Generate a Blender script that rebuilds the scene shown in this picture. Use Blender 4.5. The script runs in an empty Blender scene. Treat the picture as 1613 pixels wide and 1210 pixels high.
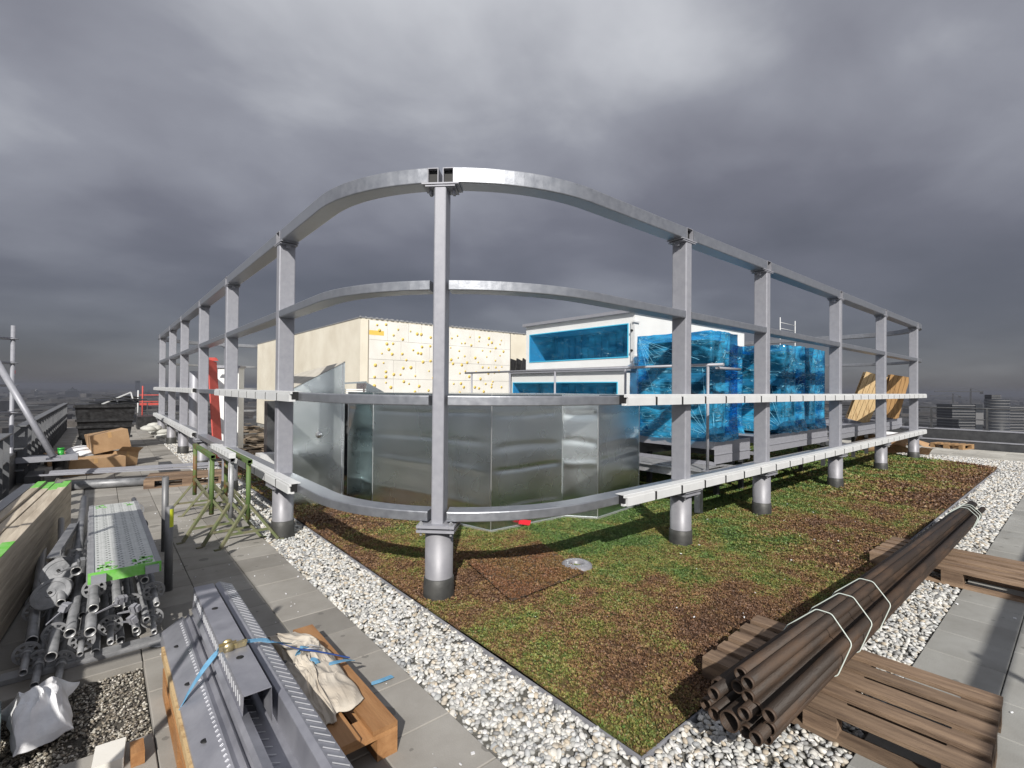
import bpy, math, random
import numpy as np
from mathutils import Vector, Matrix
random.seed(7); RNG = np.random.default_rng(11)
D = bpy.data; SC = bpy.context.scene; COL = SC.collection
R = math.radians; PI = math.pi

# ------------------------------------------------------------------ camera, world, sun, exposure
# world axes: X runs along the right side of the steel frame, Y along its left side, camera above the origin
PW, PH, F, EYE = 1613., 1210., 768., 1.70
CM = (Matrix.Rotation(-math.atan(647.5/F), 3, 'Z') @ Matrix.Rotation(PI/2 + math.atan(7.4/F), 3, 'X') @ Matrix.Rotation(R(.48), 3, 'Z'))
CAMP = Vector((0, 0, EYE))
cd = D.cameras.new('camera'); cam = D.objects.new('camera', cd); COL.objects.link(cam)
cd.sensor_fit = 'HORIZONTAL'; cd.sensor_width = 36; cd.lens = 36*F/PW; cd.clip_start = .05; cd.clip_end = 40000
cam.matrix_world = Matrix.Translation(CAMP) @ CM.to_4x4()
SC.camera = cam

SUN = Vector((.893, 1.127, -1.0)).normalized()          # the way the light travels
ELEV = math.asin(-SUN.z); AZ = math.atan2(-SUN.x, -SUN.y)
w = D.worlds.new('World'); SC.world = w; w.use_nodes = True
nt = w.node_tree; N = nt.nodes; L = nt.links; N.clear()
def nn(t, **k):
    n = N.new(t)
    for a, b in k.items(): setattr(n, a, b)
    return n
wo = nn('ShaderNodeOutputWorld'); bg = nn('ShaderNodeBackground'); bg.inputs['Strength'].default_value = .1
sky = nn('ShaderNodeTexSky', sky_type='NISHITA'); sky.sun_disc = False
sky.sun_elevation = ELEV; sky.sun_rotation = AZ; sky.altitude = 500
tc = nn('ShaderNodeTexCoord'); sep = nn('ShaderNodeSeparateXYZ'); L.new(tc.outputs['Generated'], sep.inputs[0])
def wm(op, a, b=None, c=None):
    n = nn('ShaderNodeMath', operation=op)
    for i, v in enumerate((a, b, c)):
        if v is None: continue
        if isinstance(v, (int, float)): n.inputs[i].default_value = v
        else: L.new(v, n.inputs[i])
    return n.outputs[0]
zz = wm('ADD', wm('MAXIMUM', sep.outputs[2], 0), .24)
px = wm('DIVIDE', sep.outputs[0], zz); py = wm('DIVIDE', sep.outputs[1], zz)
cb = nn('ShaderNodeCombineXYZ'); L.new(px, cb.inputs[0]); L.new(py, cb.inputs[1])
def wnoise(sc, det, rough, dist, off, rot=0, sx=1):
    mp = nn('ShaderNodeMapping'); mp.inputs['Location'].default_value = off; mp.inputs['Rotation'].default_value = (0, 0, rot)
    mp.inputs['Scale'].default_value = (sx, 1, 1)
    L.new(cb.outputs[0], mp.inputs[0])
    n = nn('ShaderNodeTexNoise'); n.inputs['Scale'].default_value = sc; n.inputs['Detail'].default_value = det
    n.inputs['Roughness'].default_value = rough; n.inputs['Distortion'].default_value = dist
    L.new(mp.outputs[0], n.inputs[0]); return n.outputs['Fac']
n1 = wnoise(.85, 3, .45, .1, (12.4, 1.1, 0), R(50), .9)
n2 = wnoise(2.3, 6, .52, .2, (8.1, 4.4, 0), R(50), .85)
cl = wm('ADD', wm('MULTIPLY', n1, .74), wm('MULTIPLY', n2, .26))
# a thinner, brighter patch of cloud high up ahead of the view
dp = nn('ShaderNodeVectorMath', operation='DOT_PRODUCT'); L.new(tc.outputs['Generated'], dp.inputs[0])
dp.inputs[1].default_value = Vector((.64, .70, .66)).normalized()
br = nn('ShaderNodeMapRange', interpolation_type='SMOOTHSTEP'); L.new(dp.outputs['Value'], br.inputs[0])
br.inputs[1].default_value = .80; br.inputs[2].default_value = 1.0; br.inputs[3].default_value = 0; br.inputs[4].default_value = .055
cl = wm('ADD', cl, br.outputs[0])
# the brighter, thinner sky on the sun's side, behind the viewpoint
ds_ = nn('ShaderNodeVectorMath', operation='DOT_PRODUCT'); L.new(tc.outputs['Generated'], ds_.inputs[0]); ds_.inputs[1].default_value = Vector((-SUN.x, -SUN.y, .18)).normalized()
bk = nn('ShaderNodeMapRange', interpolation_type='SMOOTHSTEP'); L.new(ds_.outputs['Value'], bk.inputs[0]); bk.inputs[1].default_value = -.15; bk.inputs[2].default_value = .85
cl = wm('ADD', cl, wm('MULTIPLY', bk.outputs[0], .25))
ramp = nn('ShaderNodeValToRGB'); L.new(cl, ramp.inputs[0])
e = ramp.color_ramp.elements
e[0].position = .34; e[0].color = (1.05, 1.05, 1.25, 1)
e[1].position = .72; e[1].color = (5.4, 5.5, 5.8, 1)
q = e.new(.46); q.color = (1.5, 1.5, 1.78, 1)
q = e.new(.58); q.color = (2.55, 2.6, 2.95, 1)
hz = nn('ShaderNodeMapRange', interpolation_type='SMOOTHSTEP'); L.new(sep.outputs[2], hz.inputs[0])
hz.inputs[1].default_value = -.04; hz.inputs[2].default_value = .36; hz.inputs[3].default_value = 1; hz.inputs[4].default_value = 0
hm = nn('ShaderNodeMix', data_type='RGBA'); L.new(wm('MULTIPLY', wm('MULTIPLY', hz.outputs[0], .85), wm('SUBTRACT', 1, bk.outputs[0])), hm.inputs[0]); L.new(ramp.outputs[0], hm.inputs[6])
hm.inputs[7].default_value = (.62, .61, .76, 1)
sm = nn('ShaderNodeMix', data_type='RGBA'); sm.inputs[0].default_value = .93
L.new(sky.outputs[0], sm.inputs[6]); L.new(hm.outputs[2], sm.inputs[7])
L.new(sm.outputs[2], bg.inputs[0]); L.new(bg.outputs[0], wo.inputs[0])

sd = D.lights.new('sun', 'SUN'); sd.energy = 4.6; sd.angle = R(.6); sd.color = (1, .955, .88)
so = D.objects.new('sun', sd); COL.objects.link(so); so.rotation_euler = SUN.to_track_quat('-Z', 'Y').to_euler()
SC.view_settings.view_transform = 'Standard'; SC.view_settings.look = 'None'
SC.view_settings.exposure = .25; SC.view_settings.gamma = 1; SC.view_settings.use_curve_mapping = False

# ------------------------------------------------------------------ helpers: places seen in the photograph -> points
def ray(x, y): return CM @ Vector(((x-PW/2)/F, -(y-PH/2)/F, -1))
def g(x, y, z=0.): d = ray(x, y); return CAMP + d*((z-EYE)/d.z)
def pu(x, y, U): d = ray(x, y); return CAMP + d*(U/d.x)
def pv(x, y, V): d = ray(x, y); return CAMP + d*(V/d.y)

# ------------------------------------------------------------------ helpers: materials
MATS = {}
def mat(name, col, rough=.6, metal=0., col2=None, nscale=4., ndet=6, lo=.35, hi=.65, bump=0., bscale=40., stretch=None,
        spec=.5, attr=None, rvar=0., trans=None, coat=0., bdist=.01, orand=0.):
    if name in MATS: return MATS[name]
    m = D.materials.new(name); m.use_nodes = True; t = m.node_tree; n = t.nodes; l = t.links
    p = n['Principled BSDF']; p.inputs['Roughness'].default_value = rough; p.inputs['Metallic'].default_value = metal
    p.inputs['Base Color'].default_value = (*col, 1); p.inputs['Specular IOR Level'].default_value = spec
    p.inputs['Coat Weight'].default_value = coat
    tcn = n.new('ShaderNodeTexCoord'); mp = n.new('ShaderNodeMapping'); l.new(tcn.outputs['Object'], mp.inputs[0])
    if stretch: mp.inputs['Scale'].default_value = stretch
    src = None
    if col2 is not None:
        no = n.new('ShaderNodeTexNoise'); no.inputs['Scale'].default_value = nscale; no.inputs['Detail'].default_value = ndet
        no.inputs['Roughness'].default_value = .62; l.new(mp.outputs[0], no.inputs[0])
        mr = n.new('ShaderNodeMapRange'); l.new(no.outputs['Fac'], mr.inputs[0]); mr.inputs[1].default_value = lo; mr.inputs[2].default_value = hi
        mx = n.new('ShaderNodeMix'); mx.data_type = 'RGBA'; l.new(mr.outputs[0], mx.inputs[0])
        mx.inputs[6].default_value = (*col, 1); mx.inputs[7].default_value = (*col2, 1); src = mx.outputs[2]
        if rvar:
            r2 = n.new('ShaderNodeMapRange'); l.new(mr.outputs[0], r2.inputs[0]); r2.inputs[3].default_value = rough-rvar; r2.inputs[4].default_value = rough+rvar
            l.new(r2.outputs[0], p.inputs['Roughness'])
    if attr:
        at = n.new('ShaderNodeAttribute'); at.attribute_name = attr
        if src is None: src = at.outputs['Color']
        else:
            mu = n.new('ShaderNodeMix'); mu.data_type = 'RGBA'; mu.blend_type = 'MULTIPLY'; mu.inputs[0].default_value = 1
            l.new(src, mu.inputs[6]); l.new(at.outputs['Color'], mu.inputs[7]); src = mu.outputs[2]
    if orand and src is not None:
        oi = n.new('ShaderNodeObjectInfo'); orr = n.new('ShaderNodeMapRange'); l.new(oi.outputs['Random'], orr.inputs[0]); orr.inputs[3].default_value = 1-orand; orr.inputs[4].default_value = 1+orand
        hs = n.new('ShaderNodeHueSaturation'); l.new(src, hs.inputs['Color']); l.new(orr.outputs[0], hs.inputs['Value']); src = hs.outputs[0]
    if src is not None: l.new(src, p.inputs['Base Color'])
    if bump:
        nb = n.new('ShaderNodeTexNoise'); nb.inputs['Scale'].default_value = bscale; nb.inputs['Detail'].default_value = 5
        l.new(mp.outputs[0], nb.inputs[0]); b = n.new('ShaderNodeBump'); b.inputs['Strength'].default_value = bump
        b.inputs['Distance'].default_value = bdist
        l.new(nb.outputs['Fac'], b.inputs['Height']); l.new(b.outputs[0], p.inputs['Normal'])
    MATS[name] = m; return m

# ------------------------------------------------------------------ helpers: mesh building
def rot_to(d, up=Vector((0, 0, 1))):
    d = Vector(d).normalized()
    if abs(d.dot(up)) > .999: up = Vector((0, 1, 0))
    s = d.cross(up).normalized(); u = s.cross(d)
    return s, u, d
class MB:
    def __init__(s): s.v = []; s.f = []; s.sm = []
    def add(s, vs, fs, smooth=False):
        b = len(s.v); s.v += [tuple(v) for v in vs]; s.f += [tuple(i+b for i in f) for f in fs]; s.sm += [smooth]*len(fs); return s
    def box(s, lo, hi, M=None):
        x0, y0, z0 = lo; x1, y1, z1 = hi
        vs = [Vector(c) for c in ((x0,y0,z0),(x1,y0,z0),(x1,y1,z0),(x0,y1,z0),(x0,y0,z1),(x1,y0,z1),(x1,y1,z1),(x0,y1,z1))]
        if M is not None: vs = [M @ v for v in vs]
        return s.add(vs, [(0,3,2,1),(4,5,6,7),(0,1,5,4),(1,2,6,5),(2,3,7,6),(3,0,4,7)])
    def cbox(s, c, size, M=None, ch=0.):
        h = [a/2 for a in size]
        if ch: return s.bar(Vector(c)-Vector((0, 0, h[2])), Vector(c)+Vector((0, 0, h[2])), size[0], size[1], ch=ch, M=M, up=Vector((0, 1, 0)))
        return s.box([c[i]-h[i] for i in range(3)], [c[i]+h[i] for i in range(3)], M)
    def sweep(s, prof, pts, up=Vector((0, 0, 1)), inner=None, caps=True, smooth=False, closed=False, M=None):
        # prof: list of (side, up) offsets, swept along pts with mitred joints
        pts = [Vector(p) for p in pts]; n = len(pts); fr = []
        for i in range(n):
            if closed: a = pts[i]-pts[i-1]; b = pts[(i+1) % n]-pts[i]
            else:
                a = pts[i]-pts[i-1] if i else pts[1]-pts[0]; b = pts[i+1]-pts[i] if i < n-1 else a
            a.normalize(); b.normalize(); t = (a+b).normalized(); sd_, u, _ = rot_to(t, up)
            k = 1/max(.3, a.dot(t)); fr.append((sd_*k, u))
        def ringset(pr):
            return [[p + f[0]*x + f[1]*y for x, y in pr] for p, f in zip(pts, fr)]
        rs = ringset(prof); m = len(prof); vs = [q for r in rs for q in r]
        fs = [(i*m+j, i*m+(j+1) % m, ((i+1) % n)*m+(j+1) % m, ((i+1) % n)*m+j) for i in range(n if closed else n-1) for j in range(m)]
        if inner:
            b = len(vs); ri = ringset(inner); vs += [q for r in ri for q in r]
            fs += [(b+i*m+j, b+(i+1)*m+j, b+(i+1)*m+(j+1) % m, b+i*m+(j+1) % m) for i in range(n-1) for j in range(m)]
            fs += [(j, b+j, b+(j+1) % m, (j+1) % m) for j in range(m)]
            e_ = (n-1)*m; fs += [(e_+j, e_+(j+1) % m, b+e_+(j+1) % m, b+e_+j) for j in range(m)]
            capf = []
        elif caps and not closed: capf = [tuple(range(m))[::-1], tuple(range((n-1)*m, n*m))]
        else: capf = []
        if M is not None: vs = [M @ v for v in vs]
        b0 = len(s.v); s.add(vs, fs, smooth); s.f += [tuple(i+b0 for i in f) for f in capf]; s.sm += [False]*len(capf)
        return s
    def bar(s, a, b, wd, ht, ch=0., up=Vector((0, 0, 1)), hollow=0., M=None):
        def pr(w_, h_, c):
            w_ /= 2; h_ /= 2
            if not c: return [(-w_, -h_), (w_, -h_), (w_, h_), (-w_, h_)]
            return [(-w_+c, -h_), (w_-c, -h_), (w_-c*.3, -h_+c*.3), (w_, -h_+c), (w_, h_-c), (w_-c*.3, h_-c*.3), (w_-c, h_), (-w_+c, h_), (-w_+c*.3, h_-c*.3), (-w_, h_-c), (-w_, -h_+c), (-w_+c*.3, -h_+c*.3)]
        pts = [a, b] if not isinstance(a, list) else a
        return s.sweep(pr(wd, ht, ch), pts, up, inner=pr(wd-2*hollow, ht-2*hollow, ch) if hollow else None, M=M)
    def tube(s, pts, r, seg=12, hollow=0., M=None, smooth=True, closed=False):
        if isinstance(r, (int, float)):
            c = [(math.cos(2*PI*k/seg)*r, math.sin(2*PI*k/seg)*r) for k in range(seg)]
            ci = [(math.cos(2*PI*k/seg)*(r-hollow), math.sin(2*PI*k/seg)*(r-hollow)) for k in range(seg)] if hollow else None
            return s.sweep(c, pts, inner=ci, smooth=smooth, M=M, closed=closed)
    def lathe(s, prof, c, ax=Vector((0, 0, 1)), seg=24, smooth=True):
        sd_, u, d = rot_to(ax, Vector((0, 1, 0)) if abs(Vector(ax).normalized().z) > .9 else Vector((0, 0, 1)))
        c = Vector(c); m = len(prof); vs = []
        for k in range(seg):
            a = 2*PI*k/seg
            for r_, h_ in prof: vs.append(c + (sd_*math.cos(a) + u*math.sin(a))*r_ + d*h_)
        fs = [(k*m+j, ((k+1) % seg)*m+j, ((k+1) % seg)*m+j+1, k*m+j+1) for k in range(seg) for j in range(m-1)]
        return s.add(vs, fs, smooth)
    def prism(s, poly, z0, z1, M=None):
        n = len(poly); vs = [Vector((x, y, z0)) for x, y in poly] + [Vector((x, y, z1)) for x, y in poly]
        if M is not None: vs = [M @ v for v in vs]
        return s.add(vs, [tuple(range(n))[::-1], tuple(range(n, 2*n))] + [(i, (i+1) % n, n+(i+1) % n, n+i) for i in range(n)])
    def grid(s, fn, nu, nv, smooth=True, thick=0.):
        vs = [fn(i/nu, j/nv) for i in range(nu+1) for j in range(nv+1)]
        k = nv+1; fs = [(i*k+j, (i+1)*k+j, (i+1)*k+j+1, i*k+j+1) for i in range(nu) for j in range(nv)]
        s.add(vs, fs, smooth)
        if thick:
            s.add([Vector(v)-Vector((0, 0, thick)) for v in vs], [f[::-1] for f in fs], smooth)
        return s
OFF = {}
def link_mesh(name, verts, faces, m, smooth=None, parent=None, colattr=None):
    off = OFF.get(parent.name, Vector((0, 0, 0))) if parent else Vector((0, 0, 0))
    me = D.meshes.new(name)
    me.from_pydata([Vector(v)-off for v in verts], [], faces)
    if smooth: me.polygons.foreach_set('use_smooth', smooth)
    me.materials.append(m); me.update()
    o = D.objects.new(name, me); COL.objects.link(o)
    if parent: o.parent = parent; OFF[o.name] = off
    return o
def part(name, mb, m, parent, label=None):
    o = link_mesh(name, mb.v, mb.f, m, mb.sm, parent)
    if label: o['label'] = label
    return o
def tag(o, label, cat, group=None, kind=None):
    if label: o['label'] = label
    if cat: o['category'] = cat
    if group: o['group'] = group
    if kind: o['kind'] = kind
    return o
def solo(name, mb, m, label, cat, group=None):
    return tag(part(name, mb, m, None), label, cat, group)
def thing(name, loc, label, cat, group=None):
    o = D.objects.new(name, None); COL.objects.link(o); o.location = Vector(loc); o.empty_display_size = .2
    OFF[o.name] = Vector(loc); return tag(o, label, cat, group)
def struct(name, mb, m): o = part(name, mb, m, None); o['kind'] = 'structure'; return o
def copy_tree(o, parent=None):
    c = o.copy(); COL.objects.link(c)
    if parent: c.parent = parent
    for ch in list(o.children): copy_tree(ch, c)
    return c
def np_mesh(name, V, Fc, m, smooth=True, col=None, nper=3):
    me = D.meshes.new(name); nv, nf = len(V), len(Fc)
    me.vertices.add(nv); me.vertices.foreach_set('co', V.astype(np.float32).ravel())
    me.loops.add(nf*nper); me.loops.foreach_set('vertex_index', Fc.astype(np.int32).ravel())
    me.polygons.add(nf); me.polygons.foreach_set('loop_start', np.arange(0, nf*nper, nper, dtype=np.int32))
    me.polygons.foreach_set('loop_total', np.full(nf, nper, dtype=np.int32))
    me.polygons.foreach_set('use_smooth', np.full(nf, smooth))
    if col is not None:
        ca = me.color_attributes.new('Col', 'FLOAT_COLOR', 'POINT')
        ca.data.foreach_set('color', np.concatenate([col, np.ones((nv, 1))], 1).astype(np.float32).ravel())
    me.update(); me.validate(); me.materials.append(m)
    o = D.objects.new(name, me); COL.objects.link(o); return o
def vnoise(x, y, seed=0):
    xi = np.floor(x).astype(np.int64); yi = np.floor(y).astype(np.int64); xf = x-xi; yf = y-yi
    def h(a, b):
        n_ = (a*374761393 + b*668265263 + seed*1442695) & 0x7fffffff
        n_ = ((n_ ^ (n_ >> 13))*1274126177) & 0x7fffffff
        return ((n_ ^ (n_ >> 16)) & 0xffff)/65535.
    u = xf*xf*(3-2*xf); v = yf*yf*(3-2*yf)
    return (h(xi, yi)*(1-u)+h(xi+1, yi)*u)*(1-v) + (h(xi, yi+1)*(1-u)+h(xi+1, yi+1)*u)*v
def fbm(x, y, o=4, seed=0):
    t = 0; a = .5; s_ = 0
    for k in range(o): t = t + a*vnoise(x*2**k+17*k, y*2**k+31*k, seed+k); s_ += a; a *= .55
    return t/s_
def fb(x, y, o=3, seed=0): return float(fbm(np.array([x]), np.array([y]), o, seed)[0])

# ------------------------------------------------------------------ materials
galv = mat('galvanised_steel', (.27, .275, .312), .5, .22, (.32, .325, .36), 16, 8, lo=.3, hi=.7, rvar=.06, bump=.04, bscale=90)
galv_rail = mat('bright_galvanised_rail', (.30, .315, .35), .40, .75, (.38, .395, .43), 14, 8, lo=.3, hi=.7, rvar=.07, bump=.06, bscale=50)
galv_dull = mat('dull_galvanised_steel', (.25, .255, .27), .5, .3, (.36, .365, .38), 12, 6, rvar=.1, bump=.08, bscale=80)
galv_dark = mat('weathered_steel_tube', (.15, .155, .165), .45, .3, (.26, .265, .28), 10, 7, rvar=.1, bump=.1, bscale=70)
rimm = mat('cut_tube_rim', (.5, .5, .5), .4, .6)
colm = mat('column_steel', (.22, .22, .245), .5, .2, (.27, .27, .295), 5, 6, rvar=.05, bump=.04, bscale=50)
white = mat('white_powder_coat', (.60, .61, .62), .45, 0, (.55, .56, .57), 6, 5)
collar_m = mat('bitumen_collar', (.025, .026, .026), .55, 0, (.05, .05, .048), 9, 6, bump=.1, bscale=40)
duct = mat('duct_sheet_metal', (.64, .71, .725), .27, 1., (.74, .79, .80), 1.0, 3, lo=.3, hi=.7, rvar=.05, bump=.10, bscale=2.2, bdist=.02)
seam = mat('bright_seam', (.75, .76, .77), .3, .8)
black = mat('matt_black', (.008, .008, .009), .6)
rubber = mat('black_plastic', (.012, .012, .013), .4, 0, (.03, .03, .032), 12, 6, rvar=.12)
wood = mat('pallet_wood', (.095, .060, .040), .85, 0, (.24, .165, .11), 2.6, 9, bump=.5, bscale=22, stretch=(9, .9, 9), orand=.3)
wood_new = mat('new_pine', (.40, .215, .095), .65, 0, (.24, .11, .04), 2.2, 9, lo=.3, hi=.72, bump=.25, bscale=18, stretch=(7, .8, 7), orand=.15)
wood_pale = mat('pale_pine', (.50, .36, .19), .7, 0, (.24, .13, .05), 3.5, 7, lo=.5, hi=.72, bump=.15, bscale=18, stretch=(7, 7, .8))
board = mat('weathered_board', (.52, .46, .375), .8, 0, (.33, .28, .22), 3, 8, bump=.3, bscale=14, stretch=(5, .45, 11), orand=.12)
green = mat('green_marking_paint', (.13, .44, .06), .65, 0, (.26, .50, .18), 14, 7, lo=.45, hi=.7)
card = mat('cardboard', (.40, .26, .145), .8, 0, (.33, .205, .11), 5, 5)
rust = mat('dark_rusty_pipe', (.030, .021, .016), .68, 0, (.095, .056, .034), 3.2, 10, lo=.46, hi=.80, bump=.25, bscale=70, rvar=.12, stretch=(.6, 3, 3), spec=.35, orand=.3)
orange = mat('fresh_rust', (.45, .17, .03), .8)
concrete = mat('paving_concrete', (1, .99, .97), .85, 0, (.70, .68, .65), 1.7, 10, lo=.3, hi=.62, attr='Col', bump=.3, bscale=130, bdist=.004)
render_m = mat('cream_render', (.74, .70, .60), .9, 0, (.62, .57, .47), .9, 8, bump=.1, bscale=60)
insul = mat('white_insulation_board', (.78, .77, .74), .85, 0, (.66, .64, .59), 1.1, 5, bump=.04, bscale=60)
red = mat('red_paint', (.50, .085, .07), .65, 0, (.42, .06, .05), 5, 6)
redt = mat('red_tape', (.75, .03, .05), .5)
dark_st = mat('dark_grey_steel', (.05, .052, .057), .5, .3, (.085, .087, .092), 5, 6)
fin_m = mat('fin_grey_steel', (.10, .104, .115), .5, .2, (.15, .155, .165), 4, 6)
ahu_w = mat('unit_white_panel', (.74, .75, .75), .45, 0, (.69, .70, .70), 1.5, 4)
blue_in = mat('blue_tinted_lining', (.05, .42, .62), .6)
strapb = mat('blue_webbing', (.10, .26, .42), .75, 0, (.15, .34, .52), 30, 3)
brass = mat('zinc_ratchet', (.55, .45, .22), .35, .8, (.4, .35, .25), 20, 4)
paper = mat('dirty_tarpaulin', (.50, .46, .40), .85, 0, (.40, .35, .29), 4, 6, bump=.2, bscale=30)
fleece = mat('white_fleece', (.78, .79, .82), .85, 0, (.5, .5, .52), 5, 6, bump=.1, bscale=60)
pvc = mat('blue_black_panel', (.06, .07, .10), .4)
olive = mat('green_trestle_paint', (.085, .14, .04), .65, 0, (.16, .085, .035), 7, 7, lo=.52, hi=.62, bump=.2, bscale=60)

def film_mat(nm, o0, o1):
    m = D.materials.new(nm); m.use_nodes = True; t = m.node_tree; n = t.nodes; l = t.links; n.clear()
    o = n.new('ShaderNodeOutputMaterial'); tr = n.new('ShaderNodeBsdfTransparent'); tr.inputs[0].default_value = (.22, .60, .88, 1)
    gl = n.new('ShaderNodeBsdfPrincipled'); gl.inputs['Base Color'].default_value = (.045, .42, .74, 1); gl.inputs['Roughness'].default_value = .10
    gl.inputs['Specular IOR Level'].default_value = 1.; gl.inputs['Coat Weight'].default_value = .6; gl.inputs['Coat Roughness'].default_value = .12
    tcn = n.new('ShaderNodeTexCoord'); 
    def strk(rot, sc, seed):
        mp = n.new('ShaderNodeMapping'); mp.inputs['Rotation'].default_value = rot; mp.inputs['Scale'].default_value = sc
        mp.inputs['Location'].default_value = (seed, seed*.7, 0)
        l.new(tcn.outputs['Object'], mp.inputs[0])
        no = n.new('ShaderNodeTexNoise'); no.inputs['Scale'].default_value = 3; no.inputs['Detail'].default_value = 7; no.inputs['Distortion'].default_value = .5
        l.new(mp.outputs[0], no.inputs[0]); return no.outputs['Fac']
    a = strk((R(40), R(15), R(20)), (1., 1., 2.2), 1.); b = strk((R(-50), R(-25), 0), (1., 1., 2.6), 5.)
    mx = n.new('ShaderNodeMath'); mx.operation = 'MAXIMUM'; l.new(a, mx.inputs[0]); l.new(b, mx.inputs[1])
    def ridge(rot, sc, seed, width):
        mp = n.new('ShaderNodeMapping'); mp.inputs['Rotation'].default_value = rot; mp.inputs['Scale'].default_value = sc; mp.inputs['Location'].default_value = (seed, seed*.3, seed)
        l.new(tcn.outputs['Object'], mp.inputs[0]); no = n.new('ShaderNodeTexNoise'); no.inputs['Scale'].default_value = 1.0; no.inputs['Detail'].default_value = 3; no.inputs['Distortion'].default_value = .25
        l.new(mp.outputs[0], no.inputs[0]); s1 = n.new('ShaderNodeMath'); s1.operation = 'SUBTRACT'; l.new(no.outputs['Fac'], s1.inputs[0]); s1.inputs[1].default_value = .5
        s2 = n.new('ShaderNodeMath'); s2.operation = 'ABSOLUTE'; l.new(s1.outputs[0], s2.inputs[0])
        r_ = n.new('ShaderNodeMapRange'); l.new(s2.outputs[0], r_.inputs[0]); r_.inputs[1].default_value = 0; r_.inputs[2].default_value = width; r_.inputs[3].default_value = 1; r_.inputs[4].default_value = 0; return r_.outputs[0]
    r1 = ridge((R(55), R(15), R(30)), (.8, .8, 6), 2., .008); r2 = ridge((R(-52), R(-20), R(10)), (.8, .8, 6), 7., .008); r3 = ridge((R(80), R(10), R(0)), (1.2, 1.2, 3), 4., .006)
    def mxm(a_, b_, op='MAXIMUM'): q_ = n.new('ShaderNodeMath'); q_.operation = op; l.new(a_, q_.inputs[0]); l.new(b_, q_.inputs[1]); return q_.outputs[0]
    rr = mxm(mxm(r1, r2), r3); hgt = mxm(mx.outputs[0], rr, 'ADD')
    cm2 = n.new('ShaderNodeMix'); cm2.data_type = 'RGBA'; l.new(rr, cm2.inputs[0]); cm2.inputs[6].default_value = gl.inputs['Base Color'].default_value; cm2.inputs[7].default_value = (.28, .66, .88, 1); l.new(cm2.outputs[2], gl.inputs['Base Color'])
    bu = n.new('ShaderNodeBump'); bu.inputs['Strength'].default_value = .8; bu.inputs['Distance'].default_value = .035
    l.new(hgt, bu.inputs['Height']); l.new(bu.outputs[0], gl.inputs['Normal'])
    big = n.new('ShaderNodeTexNoise'); big.inputs['Scale'].default_value = 1.7; big.inputs['Detail'].default_value = 4
    l.new(tcn.outputs['Object'], big.inputs[0])
    ad = n.new('ShaderNodeMath'); ad.operation = 'ADD'; l.new(mx.outputs[0], ad.inputs[0]); l.new(big.outputs['Fac'], ad.inputs[1])
    mr = n.new('ShaderNodeMapRange'); l.new(ad.outputs[0], mr.inputs[0]); mr.inputs[1].default_value = .92; mr.inputs[2].default_value = 1.32
    mr.inputs[3].default_value = o0; mr.inputs[4].default_value = o1
    sc_r = n.new('ShaderNodeMath'); sc_r.operation = 'MULTIPLY'; l.new(rr, sc_r.inputs[0]); sc_r.inputs[1].default_value = min(.85, o1)
    mi = n.new('ShaderNodeMixShader'); l.new(mxm(mr.outputs[0], sc_r.outputs[0]), mi.inputs[0]); l.new(tr.outputs[0], mi.inputs[1]); l.new(gl.outputs[0], mi.inputs[2])
    l.new(mi.outputs[0], o.inputs[0]); return m
film = film_mat('blue_stretch_film', .06, .88); film_thin = film_mat('taut_blue_film', .02, .22)

# ================================================================== SETTING
roof_m = mat('roof_membrane', (.10, .10, .10), .9, 0, (.06, .06, .06), 3, 6, bump=.2, bscale=20)
b = MB(); b.box((-1.35, -6, -60), (20.9, 27, -.065)); struct('roof', b, roof_m)

# paving slabs (real slabs with joints)
def paving(name, xs, ys, skip=None, seed=1, tone=(.34, .33, .31)):
    rng = random.Random(seed); V = []; Fc = []; C = []
    for i in range(len(xs)-1):
        for j in range(len(ys)-1):
            x0, x1, y0, y1 = xs[i]+.0025, xs[i+1]-.0025, ys[j]+.0025, ys[j+1]-.0025
            if skip and skip((x0+x1)/2, (y0+y1)/2): continue
            z = rng.uniform(-.002, .0015); k = rng.choice([.78, .9, .95, 1, 1.05, 1.12, 1.0, .98]); c_ = .004
            tl = [rng.uniform(-.001, .001) for _ in range(4)]
            b0 = len(V)
            for (a, bb), h in zip(((x0, y0), (x1, y0), (x1, y1), (x0, y1)), tl):
                V += [(a, bb, -.05)]
            for (a, bb), h in zip(((x0, y0), (x1, y0), (x1, y1), (x0, y1)), tl): V += [(a, bb, z+h-c_)]
            for (a, bb), h in zip(((x0+c_, y0+c_), (x1-c_, y0+c_), (x1-c_, y1-c_), (x0+c_, y1-c_)), tl): V += [(a, bb, z+h)]
            for q_ in range(4):
                r_ = (q_+1) % 4
                Fc += [(b0+q_, b0+r_, b0+4+r_, b0+4+q_), (b0+4+q_, b0+4+r_, b0+8+r_, b0+8+q_)]
            Fc.append((b0+8, b0+9, b0+10, b0+11)); C += [[tone[0]*k, tone[1]*k, tone[2]*k]]*12
    o = np_mesh(name, np.array(V), np.array(Fc), concrete, False, np.array(C), 4); o['kind'] = 'structure'; return o
ux = [-1.33, -.98, -.58, -.18, .22, .62, 1.02, 1.42]
vy = [5.37-.4*k for k in range(28, 0, -1)] + [5.37+.4*k for k in range(0, 54)]
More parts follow.
